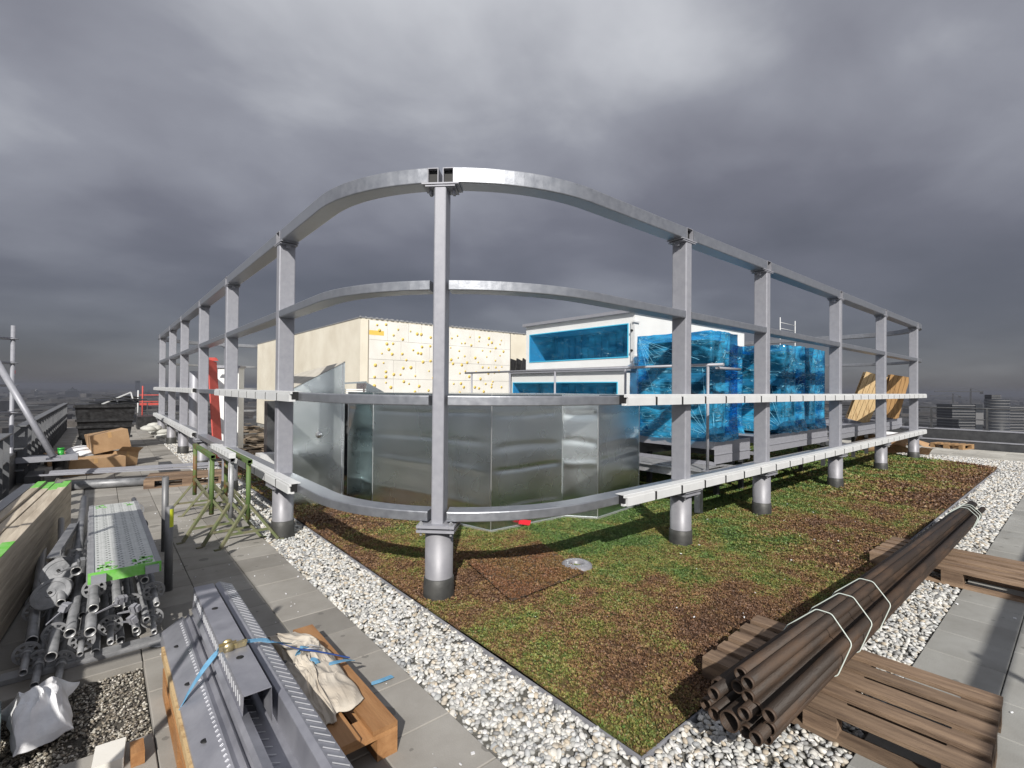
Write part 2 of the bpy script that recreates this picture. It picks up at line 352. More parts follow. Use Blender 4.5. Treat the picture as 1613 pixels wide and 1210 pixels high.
def add_spots(m):
    t = m.node_tree; n = t.nodes; l = t.links; p = n['Principled BSDF']; lk = p.inputs['Base Color'].links[0]; src = lk.from_socket
    tcn = n.new('ShaderNodeTexCoord'); out = []
    for sc_, th_, seed in ((9., .13, 0.), (3.1, .10, 3.)):
        mp = n.new('ShaderNodeMapping'); mp.inputs['Location'].default_value = (seed, seed, 0); l.new(tcn.outputs['Object'], mp.inputs[0])
        ds = n.new('ShaderNodeTexNoise'); ds.inputs['Scale'].default_value = 22; l.new(mp.outputs[0], ds.inputs[0])
        va = n.new('ShaderNodeVectorMath'); va.operation = 'MULTIPLY_ADD'; l.new(ds.outputs['Color'], va.inputs[0]); va.inputs[1].default_value = (.03, .03, 0); l.new(mp.outputs[0], va.inputs[2])
        vo_ = n.new('ShaderNodeTexVoronoi'); vo_.inputs['Scale'].default_value = sc_; l.new(va.outputs[0], vo_.inputs['Vector'])
        sp_ = n.new('ShaderNodeSeparateColor'); l.new(vo_.outputs['Color'], sp_.inputs[0])
        rad_ = n.new('ShaderNodeMath'); rad_.operation = 'MULTIPLY'; l.new(sp_.outputs[0], rad_.inputs[0]); rad_.inputs[1].default_value = th_*2
        lt = n.new('ShaderNodeMath'); lt.operation = 'LESS_THAN'; l.new(vo_.outputs['Distance'], lt.inputs[0]); l.new(rad_.outputs[0], lt.inputs[1])
        g2 = n.new('ShaderNodeMath'); g2.operation = 'GREATER_THAN'; l.new(sp_.outputs[1], g2.inputs[0]); g2.inputs[1].default_value = .62
        mu_ = n.new('ShaderNodeMath'); mu_.operation = 'MULTIPLY'; l.new(lt.outputs[0], mu_.inputs[0]); l.new(g2.outputs[0], mu_.inputs[1]); out.append(mu_.outputs[0])
    mx_ = n.new('ShaderNodeMath'); mx_.operation = 'MAXIMUM'; l.new(out[0], mx_.inputs[0]); l.new(out[1], mx_.inputs[1])
    sc2 = n.new('ShaderNodeMath'); sc2.operation = 'MULTIPLY'; l.new(mx_.outputs[0], sc2.inputs[0]); sc2.inputs[1].default_value = .42
    mi = n.new('ShaderNodeMix'); mi.data_type = 'RGBA'; l.new(sc2.outputs[0], mi.inputs[0]); l.new(src, mi.inputs[6]); mi.inputs[7].default_value = (.05, .048, .045, 1); l.new(mi.outputs[2], p.inputs['Base Color'])
add_spots(concrete)
paving('left_path', ux, vy, lambda x, y: -.58 < x < .22 and 2.97 < y < 3.77, 1, (.315, .305, .29))
paving('right_path', [1.43+.398*k for k in range(0, 39)], [.72-.39*k for k in range(9, 0, -1)]+[.72], None, 3, (.33, .335, .33))
paving('end_path', [17.45, 17.95, 18.45, 18.95, 19.45, 19.95], [-1.0+.5*k for k in range(0, 44)], None, 5, (.45, .445, .42))

# pebbles
def icosphere(sub):
    t = (1+5**.5)/2
    v = [(-1,t,0),(1,t,0),(-1,-t,0),(1,-t,0),(0,-1,t),(0,1,t),(0,-1,-t),(0,1,-t),(t,0,-1),(t,0,1),(-t,0,-1),(-t,0,1)]
    f = [(0,11,5),(0,5,1),(0,1,7),(0,7,10),(0,10,11),(1,5,9),(5,11,4),(11,10,2),(10,7,6),(7,1,8),(3,9,4),(3,4,2),(3,2,6),(3,6,8),(3,8,9),(4,9,5),(2,4,11),(6,2,10),(8,6,7),(9,8,1)]
    v = [np.array(a)/np.linalg.norm(a) for a in v]
    for _ in range(sub):
        cache = {}; nf = []
        def mid(a, b_):
            k = (min(a, b_), max(a, b_))
            if k not in cache: p = v[a]+v[b_]; v.append(p/np.linalg.norm(p)); cache[k] = len(v)-1
            return cache[k]
        for a, b_, c_ in f:
            x, y, z = mid(a, b_), mid(b_, c_), mid(c_, a); nf += [(a, x, z), (b_, y, x), (c_, z, y), (x, y, z)]
        f = nf
    return np.array(v), np.array(f)
def scatter(P, S, sub, flat, palette, rng, warp=.12):
    bv, bf = icosphere(sub); n = len(P); nv = len(bv)
    sc = np.stack([S*rng.uniform(.9, 1.35, n), S*rng.uniform(.65, 1., n), S*rng.uniform(*flat, n)], 1)
    V = bv[None]*(1+warp*(rng.random((n, nv, 1))-.5)*2)*sc[:, None]
    tx = rng.normal(0, .35, n); ty = rng.normal(0, .35, n); a = rng.uniform(0, 2*PI, n)
    x, y, z = V[..., 0], V[..., 1], V[..., 2]
    y, z = y*np.cos(tx)[:, None]-z*np.sin(tx)[:, None], y*np.sin(tx)[:, None]+z*np.cos(tx)[:, None]
    x, z = x*np.cos(ty)[:, None]-z*np.sin(ty)[:, None], x*np.sin(ty)[:, None]+z*np.cos(ty)[:, None]
    x, y = x*np.cos(a)[:, None]-y*np.sin(a)[:, None], x*np.sin(a)[:, None]+y*np.cos(a)[:, None]
    V = np.stack([x, y, z], -1)+P[:, None]
    Fc = bf[None]+np.arange(n)[:, None, None]*nv
    c = np.clip(palette[rng.integers(0, len(palette), n)]*rng.uniform(.85, 1.15, (n, 1)), 0, .80)
    return V.reshape(-1, 3), Fc.reshape(-1, 3), np.repeat(c, nv, 0)
PEB = np.array([(.60,.59,.57),(.52,.52,.51),(.66,.64,.60),(.42,.43,.43),(.30,.31,.32),(.50,.45,.38),(.44,.38,.30),(.58,.58,.56),(.50,.50,.49),(.46,.42,.36),(.46,.46,.46),(.40,.40,.39),(.62,.62,.60),(.62,.61,.60),(.36,.36,.35),(.56,.55,.52),(.22,.22,.22),(.58,.56,.52),(.48,.49,.50)])
peb_m = mat('pebble', (1, 1, 1), .65, 0, (.82, .82, .82), 30, 4, attr='Col')
def rect_pts(rs, dens, rng):
    out = []
    for x0, x1, y0, y1 in rs:
        n = int((x1-x0)*(y1-y0)*dens); out.append(np.stack([rng.uniform(x0, x1, n), rng.uniform(y0, y1, n)], 1))
    return np.concatenate(out)
bf = MB()
for x0, x1, y0, y1 in ((1.42, 1.92, .72, 24), (1.92, 17.4, .72, 1.33), (15.3, 17.45, 1.33, 7)): bf.box((x0, y0, -.064), (x1, y1, -.03))
gb = struct('gravel_bed', bf, mat('gravel_bed_dark', (.10, .098, .09), .95, 0, (.16, .155, .14), 40, 4, bump=.5, bscale=90))
NEAR = [(1.43, 1.912, .73, 6.2), (1.912, 6.0, .73, 1.322)]
FARG = [(1.43, 1.905, 6.2, 24), (6.0, 15.3, .73, 1.315), (15.3, 17.42, .73, 3.8)]
pa = rect_pts(NEAR, 2900, RNG); nA = len(pa)
s1 = RNG.uniform(.008, .0205, nA); za = -.03+RNG.uniform(0, .030, nA)+.010*((pa[:, 0] > 1.86) & (pa[:, 0] < 1.93) | (pa[:, 1] > 1.27) & (pa[:, 0] > 1.92))
A1 = scatter(np.concatenate([pa, za[:, None]], 1), s1, 1, (.4, .7), PEB, RNG)
pb = rect_pts(FARG, 1100, RNG); nB = len(pb)
s2 = RNG.uniform(.014, .030, nB); zb = -.03+RNG.uniform(0, .03, nB)
A2 = scatter(np.concatenate([pb, zb[:, None]], 1), s2, 0, (.4, .7), PEB, RNG)
V = np.concatenate([A1[0], A2[0]]); Fc = np.concatenate([A1[1], A2[1]+len(A1[0])]); Cc = np.concatenate([A1[2], A2[2]])
# a few broken brick crumbs among the pebbles near the corner
o = np_mesh('gravel', V, Fc, peb_m, True, Cc); o['kind'] = 'stuff'; o['label'] = 'pale rounded pebbles in strips between paving and sedum'
# grit pit in the left path
b = MB(); b.box((-.58, 2.97, -.0645), (.22, 3.77, -.055)); struct('grit_bed', b, mat('grit_dark', (.045, .04, .034), .95, 0, (.11, .10, .085), 60, 4, bump=.6, bscale=160))
pg = rect_pts([(-.575, .215, 2.975, 3.765)], 9000, RNG)
dens = fbm(pg[:, 0]*5, pg[:, 1]*5, 3, 5); pg = pg[dens > .42]; nG = len(pg)
G = scatter(np.concatenate([pg, (-.052+RNG.uniform(0, .018, nG))[:, None]], 1), RNG.uniform(.003, .0085, nG), 0, (.5, .8),
            np.array([(.30,.27,.22),(.42,.40,.35),(.16,.14,.12),(.55,.52,.47),(.22,.19,.15),(.10,.09,.08)]), RNG, .25)
o = np_mesh('grit', *G[:2], peb_m, False, G[2]); o['kind'] = 'stuff'; o['label'] = 'fine brown grit filling the hole in the paving'

# steel edging strips
b = MB(); b.bar((1.92, 1.33, -.024), (1.92, 23, -.024), .010, .07); b.bar((1.92, 1.33, -.024), (15.3, 1.33, -.024), .010, .07); b.bar((15.3, 1.33, -.024), (16.3, 3.4, -.024), .006, .07)
solo('edging_strip', b, galv, 'thin galvanised edging strip between the pebbles and the sedum', 'edging')

# sedum
def sedh(x, y): return .012+.028*fbm(x*1.6, y*1.6, 3, 9)+.014*fbm(x*7, y*7, 3, 4)
def sedcol(x, y, rng):
    a = fbm(x*.55+3, y*.9+1, 4, 21); b_ = fbm(x*1.7, y*1.7, 4, 33); c_ = fbm(x*4.5, y*4.5, 3, 51)
    t = .30*a+.33*b_+.37*c_
    far = np.clip((x-5)/8, 0, 1); inner = .75*np.clip((y-2.0)/1.2, 0, 1)*np.clip((x-3.0)/1.2, 0, 1)
    t = t - .20*inner + .10*np.clip((x-5.5)/4, 0, 1)*np.clip((2.7-y)/1.2, 0, 1) + .045*np.clip((4.-x)/1.5, 0, 1)
    t = (t-.5)*2.5+.49+rng.normal(0, .15, len(x))
    G1 = np.array([.070, .130, .028]); G2 = np.array([.165, .165, .040]); B1 = np.array([.19, .105, .048]); B2 = np.array([.105, .055, .032])
    t = np.clip(t, 0, 1)[:, None]
    col = np.where(t < .35, G1+(G2-G1)*t/.35, np.where(t < .62, G2+(B1-G2)*(t-.35)/.27, B1+(B2-B1)*(t-.62)/.38))
    return col*rng.uniform(.8, 1.2, (len(x), 1))
gx, gy = np.meshgrid(np.linspace(1.923, 17, 420), np.linspace(1.333, 7.6, 180), indexing='ij')
X, Y = gx.ravel(), gy.ravel()
keep_far = lambda x, y: (x < 15.3+(y-1.33)*.48)
Z = sedh(X, Y)-.012
q = np.arange(len(X)).reshape(gx.shape); Fq = np.stack([q[:-1, :-1], q[1:, :-1], q[1:, 1:], q[:-1, 1:]], -1).reshape(-1, 4)
Fq = Fq[keep_far(X[Fq[:, 0]], Y[Fq[:, 0]])]
soil = mat('sedum_soil', (.9, .9, .9), .95, 0, (.5, .5, .5), 40, 4, attr='Col', bump=.6, bscale=70)
sbase = np_mesh('sedum_ground', np.stack([X, Y, Z], 1), Fq, soil, True, sedcol(X, Y, RNG)*.85, 4); sbase['kind'] = 'structure'
def tufts(P, size, nl, rng, cols):
    n = len(P); k = nl
    a = rng.uniform(0, 2*PI, (n, k)); el = rng.uniform(.15, 1.35, (n, k)); ln = size[:, None]*rng.uniform(.6, 1.3, (n, k)); wd = ln*rng.uniform(.28, .5, (n, k))
    d = np.stack([np.cos(a)*np.cos(el), np.sin(a)*np.cos(el), np.sin(el)], -1)
    s_ = np.stack([-np.sin(a), np.cos(a), np.zeros_like(a)], -1)
    base = P[:, None]+rng.normal(0, .35, (n, k, 3))*size[:, None, None]*np.array([1, 1, .15])
    p0 = base; p1 = base+d*ln[..., None]*.6-s_*wd[..., None]; p2 = base+d*ln[..., None]; p3 = base+d*ln[..., None]*.6+s_*wd[..., None]
    V = np.stack([p0, p1, p2, p3], 2).reshape(-1, 3); Fc = np.arange(len(V)).reshape(-1, 4)
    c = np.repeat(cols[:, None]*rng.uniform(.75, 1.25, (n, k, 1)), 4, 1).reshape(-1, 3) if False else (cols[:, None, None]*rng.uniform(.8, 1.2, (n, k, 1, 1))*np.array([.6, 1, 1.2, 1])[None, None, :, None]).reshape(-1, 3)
    return V, Fc, c
sets = []
for (x0, x1, y0, y1, dn, s0, nl) in ((1.918, 1.95, 1.33, 9, 6000, .011, 5), (1.92, 9, 1.328, 1.36, 6000, .011, 5), (1.925, 5.2, 1.335, 5.2, 6500, .0105, 6), (5.2, 9, 1.34, 7, 2400, .016, 5), (1.93, 5.2, 5.2, 9, 1500, .018, 5), (9, 17, 1.34, 7, 620, .030, 5), (1.93, 4.5, 9, 12, 400, .03, 5)):
    p = rect_pts([(x0, x1, y0, y1)], dn, RNG); p = p[keep_far(p[:, 0], p[:, 1])]; n = len(p)
    cl_ = fbm(p[:, 0]*14, p[:, 1]*14, 2, 77)
    z = sedh(p[:, 0], p[:, 1])-.008+.012*cl_
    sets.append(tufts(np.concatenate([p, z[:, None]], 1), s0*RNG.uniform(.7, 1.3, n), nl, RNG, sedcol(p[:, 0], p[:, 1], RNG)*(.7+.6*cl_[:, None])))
def join(sets):
    V = []; Fc = []; C = []; k = 0
    for v, f, c in sets: V.append(v); Fc.append(f+k); C.append(c); k += len(v)
    return np.concatenate(V), np.concatenate(Fc), np.concatenate(C)
leaf = mat('sedum_leaf', (1, 1, 1), .6, attr='Col')
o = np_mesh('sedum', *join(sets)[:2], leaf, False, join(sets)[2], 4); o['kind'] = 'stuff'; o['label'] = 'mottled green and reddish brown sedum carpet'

# a loose sedum mat laid on top, beside the round drain
mc = [g(735, 893), g(848, 860), g(920, 912), g(806, 958)]
def matpt(u, v): return mc[0].lerp(mc[1], u).lerp(mc[3].lerp(mc[2], u), v)
rm = thing('sedum_mat', matpt(.5, .5), 'loose reddish brown sedum mat lying on the carpet beside the round drain', 'sedum mat')
b = MB(); b.grid(lambda u, v: matpt(u, v)+Vector((0, 0, .048+.01*fb(u*6, v*6))), 24, 24, True, .03); part('soil', b, mat('mat_soil', (.05, .035, .025), .95, 0, (.09, .06, .04), 30, 4), rm)
nM = 5200; uu, vv = RNG.random(nM), RNG.random(nM); pm = np.array([tuple(matpt(a, c)) for a, c in zip(uu, vv)]); pm[:, 2] += .048+RNG.uniform(0, .008, nM)
cm_ = sedcol(pm[:, 0], pm[:, 1], RNG)*.25+np.array([.17, .075, .035])*.75*RNG.uniform(.5, 1.3, (nM, 1))
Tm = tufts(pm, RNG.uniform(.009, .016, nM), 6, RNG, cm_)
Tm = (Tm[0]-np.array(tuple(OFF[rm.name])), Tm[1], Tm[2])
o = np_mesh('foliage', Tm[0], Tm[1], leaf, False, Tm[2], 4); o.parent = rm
dc = g(908, 889, .05); b = MB(); b.lathe([(.055, -.06), (.055, .004), (.075, .02), (.12, .018), (.145, .004), (.15, -.04)], dc, seg=32)
dr = thing('roof_drain', dc, 'round grey roof drain ring sunk in the sedum', 'drain'); part('ring', b, colm, dr)
b = MB(); b.lathe([(0, -.02), (.056, -.02)], dc, seg=24); part('grate', b, black, dr)

# ================================================================== STEEL FRAME
RAILS = [(.68, .08), (1.60, .08), (2.52, .08)]; TOPZ = 3.40
VO, UO = 2.81, 1.52; RAD = 1.8; DEP = .175; TH = .115
RU = [4.82, 6.86, 9.85, 12.75, 15.75]; LV = [5.89, 8.9, 11.7, 14.72, 17.4, 20.5]
VEND, UEND = 22.9, 17.9
fr = thing('screen_structure', (2.17, 3.52, 0), 'large galvanised steel screen frame with a rounded corner standing on round columns', 'steel frame')
def post(x, y, ang, z1=TOPZ-.075, TH=TH):
    # ang: direction the narrow outer face looks along
    M = Matrix.Translation((x, y, 0)) @ Matrix.Rotation(ang, 4, 'Z')       # local -Y = outward
    b = MB(); b.bar((0, 0, .62), (0, 0, z1), TH, DEP, ch=.012, up=Vector((0, 1, 0)), M=M); p = part('post', b, galv, fr)
    b = MB(); b.cbox((0, 0, z1+.008), (.30, .19, .012), M); b.cbox((0, 0, z1-.012), (.24, .19, .010), M)
    for sx in (-1, 1): b.cbox((sx*.095, 0, z1-.03), (.02, .05, .05), M)
    part('cap_plate', b, galv, p)
    b = MB(); b.cbox((0, 0, .613), (.30, .30, .022), M); b.cbox((0, 0, .578), (.30, .30, .02), M); b.cbox((0, 0, .594), (.22, .22, .02), M)
    part('base_plate', b, galv, p)
    b = MB()
    for sx in (-1, 1):
        for sy in (-1, 1): b.tube([M @ Vector((sx*.12, sy*.12, .54)), M @ Vector((sx*.12, sy*.12, .65))], .010, 6, smooth=False); b.tube([M @ Vector((sx*.12, sy*.12, .624)), M @ Vector((sx*.12, sy*.12, .640))], .018, 6, smooth=False)
    part('bolts', b, galv_dull, p)
    c = MB(); c.lathe([(0, .568), (.112, .568), (.112, 0.)], (x, y, 0), seg=36); k = part('column', c, colm, fr)
    c = MB(); c.lathe([(.113, .185), (.121, .18), (.121, .125), (.123, .12), (.124, -.05)], (x, y, 0), seg=36); part('collar', c, collar_m, k)
    return p
for u in RU: post(u+TH/2, VO+DEP/2, 0)
for v in LV: post(UO+DEP/2, v+TH/2, -PI/2)
CN = Vector((UO+RAD, VO+RAD, 0)); cdir = Vector((-1, -1, 0)).normalized()
pc = CN+cdir*(RAD-DEP/2); post(pc.x, pc.y, -PI/4, TH=.098)
# far sides of the ring
E1 = Vector((UEND, VO+2.3, 0)); post(UEND-DEP/2, VO+2.4, PI/2); post(UEND-DEP/2, 9.5, PI/2)
for u in (3.9, 7.5): post(u, VEND-.08, PI)
def arc(z, a0, a1, r_, c=CN, n=16): return [c+Vector((math.cos(a0+(a1-a0)*k/n)*r_, math.sin(a0+(a1-a0)*k/n)*r_, z)) for k in range(n+1)]
def rail(name, pts, ht, hollow=0., dep=DEP): b = MB(); b.bar(pts, None, dep, ht, ch=.008, hollow=hollow); return part(name, b, galv_rail, fr)
rm_ = RAD-DEP/2; gap = .03
gp = (TH/2+.015)/rm_
for z, ht in RAILS:
    L_ = arc(z, PI, PI*1.25-gp, rm_); R_ = arc(z, PI*1.25+gp, PI*1.5, rm_)
    rail('rail', [Vector((UO+DEP/2, LV[0]-.004, z))]+L_, ht)
    rail('rail', R_+[Vector((RU[0]-.004, VO+DEP/2, z))], ht)
    for i in range(len(RU)-1): rail('rail', [(RU[i]+TH+.006, VO+DEP/2, z), (RU[i+1]-.004, VO+DEP/2, z)], ht)
    for i in range(len(LV)-1): rail('rail', [(UO+DEP/2, LV[i]+TH+.006, z), (UO+DEP/2, LV[i+1]-.004, z)], ht)
    c2 = Vector((UEND-RAD, VO+RAD, 0)); c3 = Vector((UO+RAD, VEND-RAD, 0))
    rail('rail', [Vector((RU[-1]+TH+.006, VO+DEP/2, z))]+arc(z, -PI/2, 0, rm_, c2)+[Vector((UEND-DEP/2, 9.4, z))], ht)
    rail('rail', [Vector((UO+DEP/2, LV[-1]+TH+.006, z))]+arc(z, PI, PI/2, rm_, c3)+[Vector((11.0, VEND-DEP/2, z))], ht)
TZ = TOPZ; TH2 = .125
gt = .10
rail('top_beam', [Vector((UO+DEP/2, LV[0]-.02, TZ))]+arc(TZ, PI, PI*1.25-gt/rm_, rm_), TH2, .008)
rail('top_beam', arc(TZ, PI*1.25+gt/rm_, PI*1.5, rm_)+[Vector((RU[0]-.0, VO+DEP/2, TZ))], TH2, .008)
for i in range(len(RU)-1): rail('top_beam', [(RU[i]+TH+.03, VO+DEP/2, TZ), (RU[i+1]-.0, VO+DEP/2, TZ)], TH2, .008)
for i in range(len(LV)-1): rail('top_beam', [(UO+DEP/2, LV[i]+TH+.03, TZ), (UO+DEP/2, LV[i+1]-.0, TZ)], TH2, .008)
rail('top_beam', [Vector((RU[-1]+TH+.03, VO+DEP/2, TZ))]+arc(TZ, -PI/2, 0, rm_, c2)+[Vector((UEND-DEP/2, 9.4, TZ))], TH2, .008)
rail('top_beam', [Vector((UO+DEP/2, LV[-1]+TH+.03, TZ))]+arc(TZ, PI, PI/2, rm_, c3)+[Vector((11.0, VEND-DEP/2, TZ))], TH2, .008)
# splice stubs (black-mouthed hollow sections) at each gap of the top beam
def stub(x, y, ang, w2=.07):
    M = Matrix.Translation((x, y, TZ)) @ Matrix.Rotation(ang, 4, 'Z'); b = MB()
    b.bar((0, -DEP/2-.003, 0), (0, DEP/2-.01, 0), w2, TH2, hollow=.006, M=M)
    s_ = part('splice_box', b, galv, fr); b = MB(); b.box((-w2/2+.007, -.05, -TH2/2+.007), (w2/2-.007, DEP/2-.03, TH2/2-.007), M); part('splice_shade', b, black, s_)  # black fill stands in for the shade inside the hollow mouth
for u in RU: stub(u+TH/2+.012, VO+DEP/2, 0, TH+.004)
for v in LV: stub(UO+DEP/2, v+TH/2+.012, -PI/2, TH+.004)
t1 = Vector((1, -1, 0)).normalized()
for s_ in (-1, 1):
    p = pc+t1*s_*.062-cdir*.012; stub(p.x, p.y, -PI/4, .088)
# white notched cladding brackets along the two lower rails
def strip(a, b_, out, z, hgt=.105, seg=.462, gp_=.034):
    a = Vector(a); b_ = Vector(b_); d = (b_-a).normalized(); n = int((b_-a).length/seg); sl = (b_-a).length/n; m = MB()
    out = Vector(out); M = Matrix(((d.x, -out.x, 0, a.x), (d.y, -out.y, 0, a.y), (0, 0, 1, 0), (0, 0, 0, 1)))
    flip = d.cross(Vector((0, 0, 1))).dot(out) < 0
    for k in range(n):
        x0, x1 = k*sl, (k+1)*sl
        # C-profile: top plate over the rail, front lip, lower front nose notched at each joint
        m.box((x0, -.062, z+hgt-.006), (x1-.001, .03, z+hgt), M); m.box((x0, -.065, z+hgt-.028), (x1-.002, -.060, z+hgt), M)
        m.box((x0+gp_, -.085, z), (x1-.002, -.060, z+hgt-.0285), M); m.box((x0+.006, -.080, z+hgt-.0285), (x1-.002, -.0655, z+hgt-.006), M); m.box((x0+.006, -.060, z-.0), (x0+gp_, -.03, z+.02), M)
        m.box((x0+.05, -.0855, z+.012), (x0+.056, -.0845, z+.018), M)
    o = part('cladding_bracket', m, white, fr)
    m = MB(); m.box((0.01, -.0585, z+.01), (n*sl-.01, -.0005, z+hgt-.008), M); [m.box((k*sl+.0, -.083, z+.004), (k*sl+gp_-.001, -.0590, z+hgt-.024), M) for k in range(1, n)]; part('bracket_gap_shade', m, black, o)  # black strips stand in for shade in the notched gaps
for z in (.632, 1.552):
    strip((3.66, VO, 0), (RU[-1]+.6, VO, 0), (0, -1, 0), z)
    strip((UO, 5.12, 0), (UO, 9.35, 0), (-1, 0, 0), z)
    strip((UO, 12.0, 0), (UO, 21.6, 0), (-1, 0, 0), z)

# ================================================================== DUCTS (galvanised housings)
def slab_poly(name, poly, z0, z1, label, trim=True, cat='duct housing', tapes=()):
    t = thing(name, (*poly[0], 0), label, cat)
    b = MB(); n = len(poly); rg_ = random.Random(int(poly[0][0]*977)); area = sum(poly[i][0]*poly[(i+1) % n][1]-poly[(i+1) % n][0]*poly[i][1] for i in range(n))
    for i in range(n):
        p_, q_ = Vector(poly[i]), Vector(poly[(i+1) % n]); ln_ = (q_-p_).length
        if ln_ < .12: b.add([(p_.x, p_.y, z0), (q_.x, q_.y, z0), (q_.x, q_.y, z1), (p_.x, p_.y, z1)], [(0, 1, 2, 3)]); continue
        no_ = Vector(((q_-p_).y, -(q_-p_).x)).normalized()*(1 if area > 0 else -1)
        cr = [(z0+(z1-z0)*f_+rg_.uniform(-.04, .04), rg_.uniform(-.03, .05), rg_.choice((-1, 1, 1))*rg_.uniform(.004, .008), rg_.uniform(.02, .05)) for f_ in (.16, .45, .62, .86)]; sd9 = rg_.random()*50
        def fn(u, v, p_=p_, q_=q_, no_=no_, cr=cr, sd9=sd9):
            z = z0+(z1-z0)*v; e_ = min(1, u*8, (1-u)*8, v*12, (1-v)*12)
            d_ = sum(a_*math.exp(-((z-zc-sl_*u+.012*math.sin(u*5+zc*9))/w_)**2) for zc, sl_, a_, w_ in cr)+.010*(fb(u*1.6+sd9, v*2.2, 2, 3)-.5)
            c_ = p_.lerp(q_, u)+no_*d_*e_; return Vector((c_.x, c_.y, z))
        b.grid(fn, 26, 90)
    b.add([(x, y, z1) for x, y in poly], [tuple(range(n))]); part('casing', b, duct, t)
    b = MB()
    n = len(poly)
    for i in range(n):
        x, y = poly[i]; b.bar((x, y, z0+.001), (x, y, z1+.001), .008, .008, up=Vector((0, 1, 0)))
    part('corner_seams', b, seam, t)
    if trim:
        b = MB(); b.sweep([(-.004, -.012), (.012, -.012), (.012, .012), (-.004, .012)], [Vector((x, y, z0+.01)) for x, y in poly], closed=True); part('base_trim', b, seam, t)
    for tp in tapes: part('tape', tp, redt, t)
    return t
ZT = 1.63
def quad_on(pts): m = MB(); m.add(pts+[p+Vector((.003, .003, 0)) for p in pts], [(0, 1, 2, 3), (7, 6, 5, 4)]); return m
c0 = Vector((3.14, 5.96)); c1 = Vector((3.48, 4.49)); dd = (c0-c1)
c00 = c1+dd*1.45
tp1 = [pv(818, 818, 4.42), pv(836, 820, 4.42), pv(834, 828, 4.42), pv(816, 825, 4.42)]
slab_poly('duct_housing', [tuple(c1), (4.60, 4.43), (4.60, 6.4), (c00.x, c00.y+.2), tuple(c00)], .03, ZT, 'big dark sheet metal duct housing behind the corner post with red tape at its foot',
          tapes=[quad_on([p-Vector((0, .006, 0)) for p in tp1])])
tp2 = [pu(892, 643, 4.83), pu(904, 645, 4.83), pu(903, 652, 4.83), pu(892, 650, 4.83)]
slab_poly('duct_housing', [(4.92, 4.10), (5.95, 4.20), (5.95, 6.0), (4.62, 6.0), (4.62, 4.47)], .03, ZT, 'sheet metal duct housing to the right of the big one, reflecting the blue film',
          tapes=[quad_on([p-Vector((.03, .03, 0)) for p in tp2])])
# narrow upright housings and intake hood left of it
h0 = g(592, 800); h1 = g(545, 797)
pA = Vector((2.85, 6.55)); 
slab_poly('duct_housing', [(2.99, 6.62), (3.02, 6.58), (3.05, 6.75), (2.98, 7.4), (2.93, 7.4)], .03, ZT, 'narrow folded sheet metal panel beside the slanted cowl', False, 'duct panel')
hd = thing('intake_hood', (3.3, 7.8, 0), 'dark open intake hood with a slanted side behind the duct housings', 'intake hood')
b = MB()
ha, hb, hc = pu(541, 604, 3.45), pu(577, 602, 3.75), pu(605, 624, 3.95)
b.add([Vector((hb.x, hb.y, 0.03)), hb, Vector((hc.x, hc.y, 1.62)), Vector((hc.x, hc.y, .03)), Vector((hb.x+.02, hb.y+.5, 0.03)), hb+Vector((.02, .5, 0)), Vector((hc.x+.02, hc.y+.5, 1.62)), Vector((hc.x+.02, hc.y+.5, .03))],
      [(0, 1, 2, 3), (7, 6, 5, 4), (1, 5, 6, 2), (0, 4, 5, 1)])
b.bar(ha+Vector((0, 0, .0)), hb, .05, .03); b.box((ha.x-.02, ha.y-.02, .03), (ha.x+.02, ha.y+.3, ha.z)); part('casing', b, duct, hd)
b = MB(); M0 = Matrix.Identity(4)
for k in range(9):
    z = .2+k*.16; p0 = ha.lerp(hb, .1); p1 = ha.lerp(hb, .9); b.bar((p0.x, p0.y+.12, z), (p1.x, p1.y+.12, z), .02, .02)
b.add([(ha.x, ha.y+.2, .03), (hb.x, hb.y+.2, .03), (hb.x, hb.y+.2, 1.4), (ha.x, ha.y+.2, 1.4)], [(0, 1, 2, 3)]); part('louvre', b, dark_st, hd)
b = MB(); p0 = ha.lerp(hb, .15); p1 = ha.lerp(hb, .95)
for k in range(7): b.bar((p0.x, p0.y+.1, 1.45+k*.035), (p1.x, p1.y+.1, 1.45+k*.035), .006, .022)
part('grille', b, ahu_w, hd)
# slanted cowl
A = g(541, 797); Bp = g(464, 799); dir_ = (Bp-A); Cc_ = Bp+dir_*.18
cw = thing('slanted_cowl', A, 'slanted sheet metal cowl with a round knob and a beaded edge, behind the left post', 'duct cowl')
nrm = Vector((-dir_.y, dir_.x, 0)).normalized(); nrm = nrm if nrm.y > 0 else -nrm
def up_(p, z): return Vector((p.x, p.y, z))
Zr, Zl = 2.07, 1.70; Zc = Zl-(Zr-Zl)*.18
back = Vector((A.x, A.y, 0)).normalized()*.9
b = MB(); vs = [up_(A, .02), up_(A, Zr), up_(Cc_, Zc), up_(Cc_, .02)]; vs += [v+back*(.25 if i == 1 else 1)+Vector((0, 0, .0 if i in (1,) else (.26 if i == 2 else 0))) for i, v in enumerate(vs)]
b.add(vs, [(0, 1, 2, 3), (7, 6, 5, 4), (3, 2, 6, 7), (0, 4, 5, 1)]); part('casing', b, duct, cw)
b = MB(); b.add([vs[1]+Vector((0, 0, .004)), vs[2]+Vector((0, 0, .004)), vs[6]+Vector((0, 0, .004)), vs[5]+Vector((0, 0, .004))], [(0, 1, 2, 3)])
b.add([vs[1]-nrm*.02+Vector((0, 0, -.004)), vs[2]-nrm*.02+Vector((0, 0, -.004)), vs[2], vs[1]+Vector((0, 0, .004))], [(0, 1, 2, 3)]); part('top_sheet', b, mat('sandy_top_sheet', (.55, .52, .46), .6, .2, (.45, .42, .36), 5, 5), cw)
b = MB()
